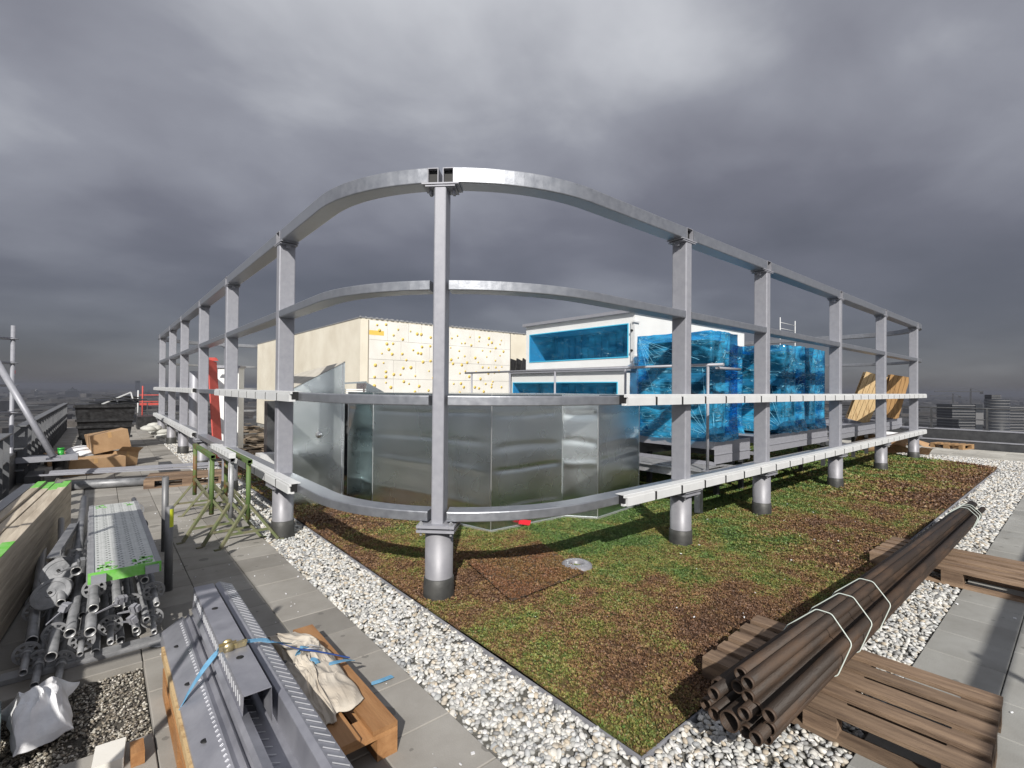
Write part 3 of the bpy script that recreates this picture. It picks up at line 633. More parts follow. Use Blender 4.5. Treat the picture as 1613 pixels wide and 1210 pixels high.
for k in range(56): z = .1+k*.035; b.cbox(A-nrm*.006+dir_.normalized()*.03+Vector((0, 0, z)), (.012, .012, .018))
part('bead_edge', b, galv, cw)
kn = pu(497, 692, 1.0); tt = (A+dir_*.52-nrm*.01); b = MB(); b.lathe([(0, .045), (.02, .045), (.02, .02), (.045, .018), (.045, 0)], up_(tt, 1.02), -nrm, 16); part('knob', b, seam, cw)

# ================================================================== STAIR BUILDING
bd = thing('stair_tower', (5, 11.9, 0), 'cream rendered rooftop stair building partly clad in white insulation boards', 'building')
zb = 3.47; b = MB(); b.box((5, 11.9, .2), (11.8, 22.5, zb)); part('wall', b, render_m, bd)
b = MB(); b.box((5.03, 11.93, 0), (11.77, 22.47, .2)); part('plinth', b, mat('grey_block', (.3, .3, .29), .9, 0, (.22, .22, .21), 6, 5), bd)
b = MB(); b.box((4.985, 11.885, zb), (11.82, 22.52, zb+.025)); 
for k in range(46): b.cbox((4.99+k*.145, 11.885+random.uniform(-.01, .01), zb+.02), (random.uniform(.03, .1), .03, .04))
part('roof_edge', b, galv_dull, bd)
ins = []
b = MB(); y = 11.9; rows = 7; zt = zb-.04; hh = .5; rng = random.Random(4)
seams = MB(); dow = MB(); plugs = MB()
xr = 9.9
for r_ in range(rows):
    z1 = zt-r_*hh; z0 = z1-hh; x = 5.22+(.0 if r_ % 2 else .0); first = True
    while x < xr:
        w_ = rng.uniform(.35, 1.0); x1 = min(xr, x+w_)
        b.box((x+.004, y-.045-rng.uniform(0, .006), z0+.003), (x1-.004, y-.003, z1-.003))
        x = x1
for k in range(190):
    x = 5.3+(xr-5.5)*(((k*.618034) % 1+rng.uniform(-.03, .03)) % 1); z = zt-.1-(k/190)*3.0+rng.uniform(-.1, .1)
    r_ = rng.uniform(.026, .048); dow.lathe([(0, .052), (r_, .052), (r_, .04)], (x, y, z), Vector((0, -1, 0)), 10)
    plugs.lathe([(0, .054), (.012, .054), (.012, .05)], (x, y, z), Vector((0, -1, 0)), 8)
ip = part('insulation_boards', b, insul, bd)
yel = mat('yellow_adhesive', (.72, .50, .11), .8); part('dowel_heads', dow, yel, ip); part('dowel_cores', plugs, mat('dowel_grey', (.5, .45, .3), .8), ip)
b = MB(); b.box((5.215, y-.0465, zb-.42), (5.62, y-.044, zb-.30)); part('foam_patch', b, yel, ip)
b = MB(); b.box((5.205, y-.02, .2), (9.95, y-.0015, zb-.035)); part('adhesive_bed', b, mat('bed_grey', (.22, .20, .17), .9), bd)
# black boards leaning at its right-hand end
b = MB()
for k in range(4): b.bar(pv(806+k*5, 600, 11.3), pv(804+k*7, 560, 11.6), .5, .02, up=Vector((0, 1, 0)))
b = MB()
for k in range(3):
    M = Matrix.Translation(pv(812+k*8, 585, 11.4-k*.15)) @ Matrix.Rotation(R(12+7*k), 4, 'Y') @ Matrix.Rotation(R(-14), 4, 'X'); b.cbox((0, 0, 0), (.42, .03, .72), M)
solo('black_sheets', b, rubber, 'black sheets leaning in front of the cream wall left of the white air unit', 'sheets')

# ================================================================== AIR HANDLING UNIT
UA = 7.15
ah = thing('air_handling_unit', (UA, 5.15, 0), 'two storey white air handling unit with blue film over its wide openings', 'air handling unit')
def face_u(x, y, U=UA): p = pu(x, y, U); return p.y, p.z
ya, zt_ = face_u(1000, 492); yb, _ = face_u(829, 510); oy0, oz1 = face_u(989, 511); oy1, oz0 = face_u(835, 570)
zmid = face_u(1000, 578)[1]
def boxed_opening(U0, y0, y1, z0, z1, a0, a1, b0, b1, depth, U1, fl=True, label=None):
    m = MB()
    m.box((U0, y0, z0), (U1, a0, z1)); m.box((U0, a1, z0), (U1, y1, z1)); m.box((U0, a0, b1), (U1, a1, z1)); m.box((U0, a0, z0), (U1, a1, b0))
    m.box((U0+depth, a0, b0), (U1-.01, a1, b1))
    cs = part('casing', m, ahu_w, ah)
    m = MB(); m.box((U0+depth-.012, a0+.002, b0+.002), (U0+depth-.002, a1-.002, b1-.002))
    for k in range(14): m.box((U0+depth-.03, a0+(a1-a0)*(k+.5)/14-.006, b0+.05), (U0+depth-.012, a0+(a1-a0)*(k+.5)/14+.006, b1-.05))
    m.box((U0+.003, a0+.001, b0+.001), (U0+depth-.013, a0+.006, b1-.001)); m.box((U0+.003, a1-.006, b0+.001), (U0+depth-.013, a1-.001, b1-.001)); m.box((U0+.003, a0+.006, b0+.001), (U0+depth-.013, a1-.006, b0+.006))
    part('lining', m, mat('damper_lining', (.42, .46, .48), .5), cs)
    m = MB(); w_ = .018
    m.box((U0-.012, a0-w_, b0-w_), (U0-.001, a1+w_, b0)); m.box((U0-.012, a0-w_, b1), (U0-.001, a1+w_, b1+w_)); m.box((U0-.012, a0-w_, b0), (U0-.001, a0, b1)); m.box((U0-.012, a1, b0), (U0-.001, a1+w_, b1))
    part('film_edge', m, blue_in, cs)
    m = MB(); m.grid(lambda u, v: Vector((U0-.014+.02*math.sin(v*PI)*math.sin(u*PI)+.012*fb(u*9, v*5, 3, 2), a0+(a1-a0)*u, b0+(b1-b0)*v)), 40, 16); part('film', m, film_thin, cs)
    return cs
boxed_opening(UA, ya, yb, zmid+.02, zt_, oy0, oy1, oz0, oz1, .75, UA+4.2)
UB = UA-.28; 
y0l, zl = face_u(985, 584, UB); y1l, _ = face_u(806, 590, UB); a0l, b1l = face_u(972, 603, UB); a1l, _ = face_u(809, 604, UB)
boxed_opening(UB, y0l, y1l, .95, zl, a0l, a1l, 1.25, b1l, .8, UA+4.2)
m = MB(); m.box((UA-.07, ya-.05, zt_), (UA+4.3, yb+.05, zt_+.06)); m.box((UB-.06, y0l-.04, zl), (UA-.002, y1l+.04, zl+.035)); part('roof_sheet', m, galv, ah)
m = MB(); m.box((UA-.03, ya-.004, zmid+.1), (UA-.002, ya+.06, zt_-.16)); m.box((UA-.06, ya-.03, zt_-.18), (UA+.1, ya-.002, zt_-.15)); m.box((UA-.05, ya-.03, zmid+.06), (UA+.3, ya-.003, zmid+.2)); part('hinge_post', m, white, ah)
for zz_ in (oz1-.12, oz0+.1): m = MB(); m.lathe([(0, .03), (.02, .03), (.02, 0)], (UA-.03, ya+.03, zz_), Vector((-1, 0, 0)), 10); part('lock', m, black, ah)
m = MB(); m.box((UA+.8, ya-.006, 1.0), (UA+4.2, ya-.001, zt_-.6)); part('side_door', m, mat('pale_blue_grey', (.30, .36, .39), .4, .2), ah)
m = MB(); m.box((UB, y0l+.02, .55), (UA+4.2, yb, .94))
for u in (UB+.1, UB+2, UB+4): m.box((u, y0l+.05, 0), (u+.12, y0l+.17, .55)); m.box((u, yb-.2, 0), (u+.12, yb-.08, .55))
part('base_frame', m, galv_dull, ah)

# ================================================================== WRAPPED COOLING UNITS
VF = 3.5
def wrapped(u0, u1, v0, v1, z0, z1, seed, label, top_slope=.0):
    t = thing('wrapped_cooler', (u0, v0, z0), label, 'wrapped cooling unit', 'cooling units wrapped in blue film')
    cabm = mat('cooler_cabinet', (.42, .43, .40), .6, 0, (.34, .35, .33), 3, 4)
    m = MB(); m.box((u0+.13, v0+.13, z0+.02), (u1-.13, v1-.13, z1-.62)); part('cabinet', m, cabm, t)
    m = MB(); rng = random.Random(seed)
    m.box((u0+.13, v0+.13, z1-.619), (u1-.13, v0+.65, z1-.12)); m.box((u0+.13, v1-.6, z1-.619), (u1-.13, v1-.13, z1-.12)); part('fan_box', m, dark_st, t)
    m = MB()
    for k in range(3): m.box((u0+.12, v0+.17+k*.42, z0+.25), (u0+.128, v0+.5+k*.42, z1-.75))
    m.box((u0+.2, v0+.12, z0+.25), (u1-.2, v0+.128, z1-.8)); part('coil_panels', m, dark_st, t)
    # film shell: four walls and a roof, crumpled, flared at the foot
    n = 26
    per = [(u0, v0), (u1, v0), (u1, v1), (u0, v1)]
    def P(s_, h_):
        k = int(s_*4) % 4; f_ = s_*4-int(s_*4); a_, b_ = per[k], per[(k+1) % 4]
        x = a_[0]+(b_[0]-a_[0])*f_; y_ = a_[1]+(b_[1]-a_[1])*f_
        cx, cy = (u0+u1)/2, (v0+v1)/2; L2 = (b_[0]-a_[0], b_[1]-a_[1]); ln = math.hypot(*L2); nx, ny = L2[1]/ln, -L2[0]/ln
        pin = math.sin(f_*PI)
        wob = (.10*(fb(s_*34+seed*9, h_*9, 4, seed)-.5)-.05*math.sin(h_*PI)*pin+.07*max(0, .14-h_)/.14)
        return Vector((x+nx*wob*min(1, pin*3+.3), y_+ny*wob*min(1, pin*3+.3), z0-.02*fb(s_*20, 1, 2, seed)+(z1-z0)*h_+.03*(fb(s_*24, 5+seed, 3)-.5)))
    m = MB(); NU = 96; NV = 34
    vs = [P(i/NU, j/NV) for j in range(NV+1) for i in range(NU)]
    fs = [(j*NU+i, j*NU+(i+1) % NU, (j+1)*NU+(i+1) % NU, (j+1)*NU+i) for j in range(NV) for i in range(NU)]
    m.add(vs, fs, True)
    tp = len(m.v)-NU; ctr = Vector(((u0+u1)/2, (v0+v1)/2, z1+.03)); m.v.append(tuple(ctr)); m.f += [(tp+i, tp+(i+1) % NU, len(m.v)-1) for i in range(NU)]; m.sm += [False]*NU
    part('film', m, film, t)
    # stretched strands of film
    m = MB()
    hh = z1-z0
    for (yc, zc_, n_, a0_, a1_) in ((v0+.03, z0+.08, 6, 95, 172), (v1-.05, z1-.05, 8, -85, -12)):
        for k in range(n_):
            a = R(a0_+(a1_-a0_)*(k+rng.random()*.7)/n_); ln = rng.uniform(.25, 1.15)*hh*.6; ye = yc-math.cos(a)*ln; ze = zc_+math.sin(a)*ln
            if not (v0 < ye < v1 and z0 < ze < z1): continue
            m.tube([(u0-.02, yc, zc_), (u0-.035, (yc+ye)/2, (zc_+ze)/2+.01), (u0-.005, ye, ze)], rng.uniform(.0012, .0028), 4)
    for k in range(8):
        a = R(100+70*rng.random()); ln = rng.uniform(.2, .8)*hh*.6; xe = u0+.05-math.cos(a)*ln*-1*.6; 
        if u0 < xe < u1: m.tube([(u0+.03, v0-.03, z0+.08), (xe, v0-.02, z0+.08+math.sin(a)*ln)], rng.uniform(.0015, .003), 4)
    part('film_strands', m, mat('pale_film_fold', (.25, .62, .85), .2), t)
    return t
def tray(u0, u1, v0, v1, z0, z1, label):
    t = thing('steel_tray', (u0, v0, z0), label, 'steel tray', 'steel trays under the cooling units')
    m = MB(); w_ = .05
    m.box((u0, v0, z0+.02), (u1, v0+.006, z1)); m.box((u0, v1-.006, z0), (u1, v1, z1)); m.box((u0, v0+.006, z1-.11), (u0+.006, v1-.006, z1)); m.box((u0, v0+.006, z0), (u0+.05, v1-.006, z0+.05)); m.box((u1-.006, v0+.006, z0), (u1, v1-.006, z1))
    m.box((u0+.006, v0+.006, z1-.08), (u1-.006, v1-.006, z1-.07)); m.box((u0-.012, v0-.012, (z0+z1)/2-.02), (u1+.012, v0-.001, (z0+z1)/2-.008))
    part('tray_sides', m, galv, t)
    for (x, y_) in ((u0+.25, v0+.1), (u1-.35, v0+.1), (u0+.25, v1-.2), (u1-.35, v1-.2)):
        m = MB(); m.box((x, y_+.25, 0), (x+.07, y_+.32, z0-.001)); part('leg', m, dark_st, t)
    return t
X = lambda x, V_=VF, y=620: pv(x, y, V_).x
u1a, u1b = X(1123), X(1158)
wrapped(u1a, u1b+.12, VF+.02, VF+1.30, .965, pv(1123, 519, VF).z, 1, 'blue film wrapped cooling unit nearest the corner, beside the white air unit')
tray(X(1139)-.32, X(1182)-.1, VF-.04, 5.0, .62, .96, 'steel tray under the wrapped unit nearest the corner')
u2a, u2b, u3b = X(1237), X(1272), X(1301)
wrapped(u2a, u2b-.05, VF+.02, VF+1.55, .965, pv(1237, 541, VF).z, 2, 'blue film wrapped cooling unit in the middle of the row, seen between two posts')
wrapped(u2b+.1, u3b, VF+.02, VF+1.55, .965, pv(1285, 549, VF).z, 3, 'blue film wrapped cooling unit farthest along, left of the leaning crates')
wrapped(8.2, 8.75, VF+.5, VF+1.5, .965, 2.5, 4, 'narrow blue wrapped cooling unit between the first and the middle one')
tray(X(1182)+.15, X(1300), VF-.04, 5.0, .66, .96, 'long steel tray under the middle and far wrapped units')
tray(X(1318), X(1376), VF-.04, 5.0, .66, .96, 'steel tray carrying the leaning pale wooden crate')
tray(X(1385), X(1418), VF-.04, 4.8, .66, .96, 'farthest short steel tray near the end of the frame')
# walkway beam and handrail
pfm = thing('walkway_frame', (6.2, 3.3, 0), 'low steel walkway frame under the handrail in front of the white air unit', 'walkway frame')
m = MB(); m.bar((6.25, 3.30, .60), (6.25, 6.6, .60), .10, .012); m.bar((6.25, 3.30, .50), (6.25, 6.6, .50), .10, .012); m.bar((6.25, 3.30, .55), (6.25, 6.6, .55), .008, .10)
m.bar((6.25, 3.36, .55), (11.5, 3.36, .55), .09, .09); m.bar((7.1, 3.4, .56), (7.1, 6.6, .56), .10, .08); part('beam', m, galv_dull, pfm)
for y_ in (3.4, 5.0, 6.4):
    m = MB(); m.box((6.2, y_, 0), (6.28, y_+.08, .494)); part('leg', m, galv_dull, pfm)
m = MB()
for k in range(6): m.box((6.31+.12*k, 3.42, .607), (6.41+.12*k, 6.55, .617))
part('walkway_deck', m, galv_dull, pfm)
hr = thing('handrail', (6.22, 3.3, .61), 'tubular steel handrail in front of the white air handling unit', 'handrail')
hz_ = pu(1140, 576, 6.22); hz2 = pu(733, 589, 6.22); m = MB(); m.tube([(6.22, hz_.y-.0, 2.04), (6.22, hz2.y, 2.04)], .021, 10); m.tube([(6.22, hz_.y+.1, 2.0), (6.9, hz_.y+.1, 2.0)], .018, 8); part('top_rail', m, galv, hr)
for x in (1115, 985, 874, 803, 743):
    y_ = pu(x, 620, 6.22).y; m = MB(); m.tube([(6.22, y_, .62), (6.22, y_, 2.02)], .019, 10); m.cbox((6.22, y_, .622), (.1, .1, .012)); part('rail_post', m, galv, hr)
# ladder behind
l0 = pv(1229, 500, 8.8); l1 = pv(1252.5, 500, 8.8); ld = thing('roof_ladder', (l0.x, 8.8, 0), 'white cat ladder rising behind the wrapped units', 'ladder')
for p in (l0, l1): m = MB(); m.tube([(p.x, 8.8, 0), (p.x, 8.8, l0.z)], .02, 8); part('stile', m, white, ld)
m = MB()
for k in range(18): m.tube([(l0.x, 8.8, l0.z-.22-k*.26), (l1.x, 8.8, l0.z-.22-k*.26)], .012, 6)
part('rungs', m, white, ld)
# leaning crates made of pallets
def lean(px, label, dark, tilt):
    p = pv(px, 668, VF+.25); t = thing('leaning_pallet', (p.x, p.y, .97), label, 'pallet', 'pallets leaning on the steel trays')
    m_ = wood_pale if not dark else mat('brown_pine', (.33, .19, .075), .7, 0, (.16, .085, .03), 3.5, 7, lo=.5, hi=.72, stretch=(7, 7, .8))
    M = Matrix.Translation((p.x, p.y, .97)) @ Matrix.Rotation(R(-58), 4, 'Z') @ Matrix.Rotation(tilt, 4, 'X')
    M = Matrix.Translation((p.x, p.y, .97)) @ Matrix.Rotation(R(-52), 4, 'Z') @ Matrix.Rotation(R(8), 4, 'X') @ Matrix.Rotation(tilt, 4, 'Y')
    m = MB()
    for k in range(5): m.box((-.25+k*.1, -.065, 0), (-.25+k*.1+.092, -.045, 1.22), M)
    part('deck_boards', m, m_, t)
    for s_ in (0, .52, 1.10): m = MB(); m.box((-.25, -.044, s_), (.24, -.022, s_+.1), M); [m.box((xx, -.021, s_+.003), (xx+.1, .05, s_+.097), M) for xx in (-.25, -.05, .14)]; part('stringer', m, m_, t)
    m = MB(); m.box((-.25, .052, 0), (-.15, .07, 1.2), M); m.box((.14, .052, 0), (.24, .07, 1.2), M); part('bottom_boards', m, m_, t)
lean(1350, 'pale new wooden pallet leaning on a steel tray, left of the darker one', False, R(16))
lean(1398, 'darker brown wooden pallet leaning beyond the pale one near the frame end', True, R(10))

# ================================================================== PALLETS AND PIPE BUNDLE (right)
def pallet(loc, rot, label, m_, group='flat euro pallets', boards_along_y=True, missing=()):
    t = thing('wooden_pallet', loc, label, 'pallet', group); x0, y0, z0 = loc; M = Matrix.Translation(loc)
    r = random.Random(int(x0*100)); wd, ln = .8, 1.2; ws = [.118, .100, .122, .098, .120]; gaps = (wd-sum(ws))/4; x = -wd/2
    for k, w_ in enumerate(ws):
        if k not in missing:
            m = MB(); m.box((x, -ln/2+r.uniform(-.006, .006), .122+r.uniform(0, .002)), (x+w_, ln/2+r.uniform(-.006, .006), .144), M); part('top_board', m, m_, t)
        x += w_+gaps
    m = MB()
    for y_ in (-ln/2, -.0725, ln/2-.145): m.box((-wd/2, y_, .1), (wd/2, y_+.145, .1215), M)
    part('cross_boards', m, m_, t)
    for y_ in (-ln/2, -.0725, ln/2-.145):
        for x_ in (-wd/2, -.0725+.0, wd/2-.10): m = MB(); m.box((x_, y_, .022), (x_+(.1 if x_ != -.0725 else .145), y_+.145, .0995), M); part('block', m, m_, t)
    m = MB()
    for x_ in (-wd/2, -.0725, wd/2-.10): m.box((x_, -ln/2, 0), (x_+(.1 if x_ != -.0725 else .145), ln/2, .0215), M)
    part('bottom_boards', m, m_, t)
    t.rotation_euler.z = rot; return t
pallet((3.13, .88, .0), R(2), 'weathered wooden pallet under the near end of the rusty pipe bundle', wood)
pallet((6.13, .78, .0), R(-1), 'weathered wooden pallet under the far half of the rusty pipe bundle', wood)
pb_ = g(1488, 706); pallet((pb_.x+.5, pb_.y-.2, 0), R(75), 'small pale pallet lying alone on the concrete by the right parapet', mat('tan_pine', (.36, .22, .11), .75, 0, (.25, .15, .07), 4, 5))
ends = [(232,812,0),(133,860,0),(118,895,0),(85,940,0),(220,865,0),(262,850,0),(264,908,0),(185,1012,1),(247,980,0),(298,958,0),(353,988,0),(255,1055,0),(353,1042,0),(297,1085,0),(340,1080,0),(120,980,0)]
bun = thing('pipe_bundle', (2.2, 1.0, .145), 'bundle of long dark rusty steel pipes strapped together across two pallets', 'pipe bundle')
ctrs = []
for i, (x, y, big) in enumerate(ends):
    U = 2.12+.05*math.sin(i*2.3); p = pu(1080+x*.372, 760+y*.372, U); ctrs.append((p, (.043 if big else .0265)))
zmin = min(p.z-r_ for p, r_ in ctrs)
sh = .15-zmin
vc = sum(p.y for p, r_ in ctrs)/len(ctrs)
fars = []
TOPZB = max(p.z for p, r_ in ctrs)
for i, (p, r_) in enumerate(ctrs):
    z = max(p.z, .147+r_)
    ang = (i*137.5) % 360; far = Vector((8.05+.05*math.cos(i*1.9), .93+(p.y-vc)*.72, .147+r_+(z-.147-r_)*.62))
    m = MB(); m.tube([Vector((p.x, p.y, z)), Vector((p.x*.5+far.x*.5, (p.y+far.y)/2, (z+far.z)/2-.006)), far], r_, 20, hollow=.004)
    o = part('pipe', m, rust, bun); fars.append((Vector((p.x, p.y, z)), far, r_))
    m = MB(); m.lathe([(r_-.0045, 0), (r_-.0045, -.004), (r_+.0006, -.004), (r_+.0006, .012)], Vector((p.x, p.y, z)), (far-p).normalized(), 20); part('cut_rim', m, mat('cut_rim_rust', (.06, .038, .026), .6, .3), o)
# straps: convex hull round the bundle cross-section
def hull(pts):
    pts = sorted(set(pts)); 
    def half(ps):
        h = []
        for p in ps:
            while len(h) > 1 and (h[-1][0]-h[-2][0])*(p[1]-h[-2][1])-(h[-1][1]-h[-2][1])*(p[0]-h[-2][0]) <= 0: h.pop()
            h.append(p)
        return h[:-1]
    return half(pts)+half(pts[::-1])
tie = mat('white_tie_band', (.52, .58, .54), .5)
for u in (2.95, 3.32, 3.72, 7.35, 7.5, 7.62):
    pts = []
    for a_, b_, r_ in fars:
        c = a_.lerp(b_, (u-a_.x)/(b_.x-a_.x))
        for k in range(28): pts.append((round(c.y+math.cos(k*PI/14)*(r_+.006), 5), round(c.z+math.sin(k*PI/14)*(r_+.006), 5)))
    h = hull(pts)
    for _ in range(2): h = [q2 for i_ in range(len(h)) for q2 in ((h[i_][0]*.78+h[(i_+1) % len(h)][0]*.22, h[i_][1]*.78+h[(i_+1) % len(h)][1]*.22), (h[i_][0]*.22+h[(i_+1) % len(h)][0]*.78, h[i_][1]*.22+h[(i_+1) % len(h)][1]*.78))]
    m = MB(); m.sweep([(-.005, -.0015), (.005, -.0015), (.005, .0015), (-.005, .0015)], [Vector((u+.18*(q_[1]-.2), q_[0], q_[1])) for q_ in h], up=Vector((1, 0, 0)), closed=True)
    m2 = MB(); m2.tube([Vector((u+.3*(q_[1]-.2), q_[0], q_[1])) for q_ in h], .0032, 6, closed=True); part('tie_band', m2, tie, bun)

# ================================================================== LEFT: pallet with profiles
plm = pallet((.68, 2.69, 0), R(0), 'orange pine pallet under the strapped sheet metal channels', wood_new, missing=())
prm = mat('channel_steel', (.27, .275, .315), .38, .5, (.37, .375, .42), 6, 7, rvar=.08, bump=.04, bscale=60)
def channel(pts2, u, v0, v1, z, label, slots, cat='steel channel', holes=()):
    # pts2: cross-section polyline (dx, dz), given thickness; runs along V
    t = thing('steel_channel', (u, v0, z), label, cat, 'sheet metal channels strapped on the pallet')
    th = .003; m = MB(); n = len(pts2)
    vs = []
    for v in (v0, v1):
        for (a, c) in pts2: vs.append((u+a, v, z+c))
        for (a, c) in pts2: vs.append((u+a-.0008, v, z+c-th))
    k = 2*n; fs = []
    for i in range(n-1):
        fs += [(i, i+1, k+i+1, k+i), (n+i, k+n+i, k+n+i+1, n+i+1), (i, n+i, n+i+1, i+1), (k+i, k+i+1, k+n+i+1, k+n+i)]
    fs += [(0, k, k+n, n), (n-1, 2*n-1, k+2*n-1, k+n-1)]
    m.add(vs, fs); part('profile', m, prm, t)
    m = MB()
    for (a0, c0_, a1, c1_, pitch, dv) in slots:
        v = v0+.05; nrm_ = Vector((-(c1_-c0_), 0, a1-a0)).normalized()
        if nrm_.z < 0: nrm_ = -nrm_
        while v < v1-.05:
            p0 = Vector((u+a0, v, z+c0_))+nrm_*.003; p1 = Vector((u+a1, v+dv, z+c1_))+nrm_*.003; m.bar(p0, p1, .003, .003); v += pitch
    if m.v: part('slot_ribs', m, mat('slot_lip', (.75, .76, .78), .3, .6), t)
    if holes:
        m = MB()
        for (a, c, v) in holes:
            m.lathe([(0, .0022), (.016, .0022), (.016, .001)], (u+a, v, z+c), Vector((0, 0, 1)), 14)
        part('bolt_holes', m, black, t)
    return t
channel([(-.205, -.05), (-.20, .01), (-.10, .075), (-.080, .06), (-.066, .085), (-.052, .065), (-.03, .085)], .50, 1.0, 3.62, .20, 'dark wide channel with a row of small slots, leftmost on the pallet', [(-.118, .0630, -.107, .070, .035, .0)],
        holes=((-.155, .0405, 3.3), (-.155, .0405, 2.85), (-.155, .0405, 2.35)))
channel([(-.055, -.15), (-.05, .0), (.055, .0), (.06, -.15), (.0601, -.1501)], .51, 2.22, 3.62, .44, 'light grey upturned channel on top of the others with its cut end showing', [(-.0515, -.06, -.0505, -.02, .04, .012)], holes=((.0, .0, 3.2), (.0, .0, 2.55)))
channel([(-.11, .10), (-.095, .115), (-.06, .10), (-.055, .0), (.055, .0), (.06, .1), (.085, .115), (.15, .085)], .545, 1.0, 3.50, .25, 'channel with a slotted floor beneath the short light grey one', [(-.045, .002, .0, .002, .055, -.03)])
channel([(-.06, .02), (-.055, .13), (-.03, .14), (.045, .105), (.06, .07)], .66, 1.0, 3.80, .24, 'right-hand grey channel with long oblique slots along its flange', [(-.022, .137, .035, .110, .048, -.018)], holes=((.055, .083, 2.6),))
m = MB(); m.box((.285, 1.7, .146), (.32, 3.45, .195)); solo('timber_packer', m, wood_pale, 'pale timber batten along the left edge of the orange pallet', 'timber'); m = MB(); m.box((.60, 1.9, .146), (.70, 3.3, .24)); solo('timber_packer', m, wood_pale, 'timber block between the orange pallet and the right-hand channel', 'timber')
# blue ratchet strap
st = thing('ratchet_strap', (.5, 2.95, .3), 'blue ratchet strap tied across the steel channels', 'strap')
def ribbon(pts, w_=.045, th=.003, across=Vector((0, 1, 0))):
    m = MB(); m.sweep([(-w_/2, -th/2), (w_/2, -th/2), (w_/2, th/2), (-w_/2, th/2)], pts, up=Vector((0, 0, 1))); return m
def smooth_pts(pts, n=6):
    pts = [Vector(p) for p in pts]; out = []
    for i in range(len(pts)-1):
        p0 = pts[max(0, i-1)]; p1 = pts[i]; p2 = pts[i+1]; p3 = pts[min(len(pts)-1, i+2)]
        for k in range(n):
            t = k/n; out.append(.5*((2*p1)+(-p0+p2)*t+(2*p0-5*p1+4*p2-p3)*t*t+(-p0+3*p1-3*p2+p3)*t**3))
    out.append(pts[-1]); return out
sp = [g(284, 1124, .17), g(292, 1100, .24), g(318, 1058, .34), g(343, 1026, .40), g(352, 1016, .445)]
part('webbing', ribbon(smooth_pts(sp), .03), strapb, st)
sp = [g(385, 1011, .447), g(410, 1008, .43), g(432, 1011, .40), g(455, 1014, .30)]
part('webbing', ribbon(smooth_pts(sp), .035), strapb, st)
sp = [g(430, 1010, .40), g(470, 1022, .30), g(500, 1026, .26), g(551, 1036, .17)]
part('webbing', ribbon(smooth_pts(sp), .014), mat('dark_blue_webbing', (.02, .07, .28), .7), st)
sp = [g(487, 1020, .27), g(474, 1020, .29), g(469, 1034, .24), g(478, 1046, .2), g(495, 1050, .2), g(500, 1042, .24), g(490, 1038, .25), g(482, 1042, .22), g(500, 1050, .2), g(525, 1044, .22), g(545, 1040, .2), g(556, 1040, .17)]
part('webbing', ribbon(smooth_pts(sp), .028), strapb, st)
sp = [g(585, 1077, .012), g(600, 1072, .02), g(618, 1065, .014)]
part('webbing', ribbon(smooth_pts(sp), .03), strapb, st)
rc = (g(345, 1020, .462)+g(387, 1009, .462))/2; dr_ = (g(387, 1009, .462)-g(345, 1020, .462)); an = math.atan2(dr_.y, dr_.x)
M = Matrix.Translation(rc-Vector((0, 0, .012))) @ Matrix.Rotation(an, 4, 'Z') @ Matrix.Scale(.62, 4); m = MB()
for s_ in (-1, 1):
    m.box((-.09, s_*.022-.003, -.012), (.09, s_*.022+.003, .018), M); m.box((-.09, s_*.03-.002, -.004), (.03, s_*.03+.002, .03), M)
    m.lathe([(0, .004), (.024, .004), (.024, -.004), (0, -.004)], M @ Vector((-.03, s_*.036, .01)), M.to_3x3() @ Vector((0, 1, 0)), 16)
m.tube([M @ Vector((-.03, -.04, .01)), M @ Vector((-.03, .04, .01))], .012, 10); m.tube([M @ Vector((.08, -.03, .01)), M @ Vector((.08, .03, .01))], .009, 10); m.box((.03, -.022, .016), (.1, .022, .022), M)
part('ratchet', m, brass, st)
m = MB()
M = Matrix.Translation(g(488, 1022, .27)) @ Matrix.Rotation(an-.4, 4, 'Z')
for s_ in (-1, 1): m.tube([M @ Vector((-.05, s_*.01, 0)), M @ Vector((0, s_*.018, .012)), M @ Vector((.05, s_*.01, 0))], .004, 6)
part('hook', m, galv_dull, st)
# crumpled tarpaulin
def crumple(name, corners, amp, zbase, label, cat, m_, seed, n=46, sc=5., hump=.1):
    c = [Vector(p) for p in corners]; m = MB()
    def P(u, v):
        p = c[0].lerp(c[1], u).lerp(c[3].lerp(c[2], u), v)
        e_ = math.sin(u*PI)**.6*math.sin(v*PI)**.6 if 0 < u < 1 and 0 < v < 1 else 0
        r1 = abs(fb(u*sc+seed, v*sc, 2, seed)-.5)*2; r2 = abs(fb(u*sc*2.3+3, v*sc*2.3+seed, 2, seed+5)-.5)*2
        off = Vector((fb(u*3+seed, v*3, 2, 9)-.5, fb(u*3, v*3+seed, 2, 12)-.5, 0))*.35*(c[2]-c[0]).length*.5
        return p+off+Vector((0, 0, zbase+hump*e_+amp*(1-r1)*(.3+.7*e_)+amp*.45*(1-r2)*e_))
    m.grid(P, n, n, False, .0025); return solo(name, m, m_, label, cat)
crumple('tarpaulin', [g(405, 1012, .15), g(480, 1000, .15), g(565, 1110, .15), g(500, 1165, .15)], .055, .0, 'crumpled beige tarpaulin tucked between the steel channels and pallet edge', 'tarpaulin', paper, 3, 60, 5, .045)
crumple('white_sheet', [g(2, 1130), g(110, 1085), g(122, 1150), g(12, 1205)], .09, .0, 'crumpled white fleece sheet by the grit hole at bottom left', 'sheet', fleece, 6, 44, 2.2, .09)
m = MB(); m.cbox((0, 0, .022), (.11, .16, .044), Matrix.Translation(g(172, 1200)) @ Matrix.Rotation(R(-5), 4, 'Z')); solo('foam_block', m, insul, 'small white foam block at the bottom edge beside a wood offcut', 'foam block')
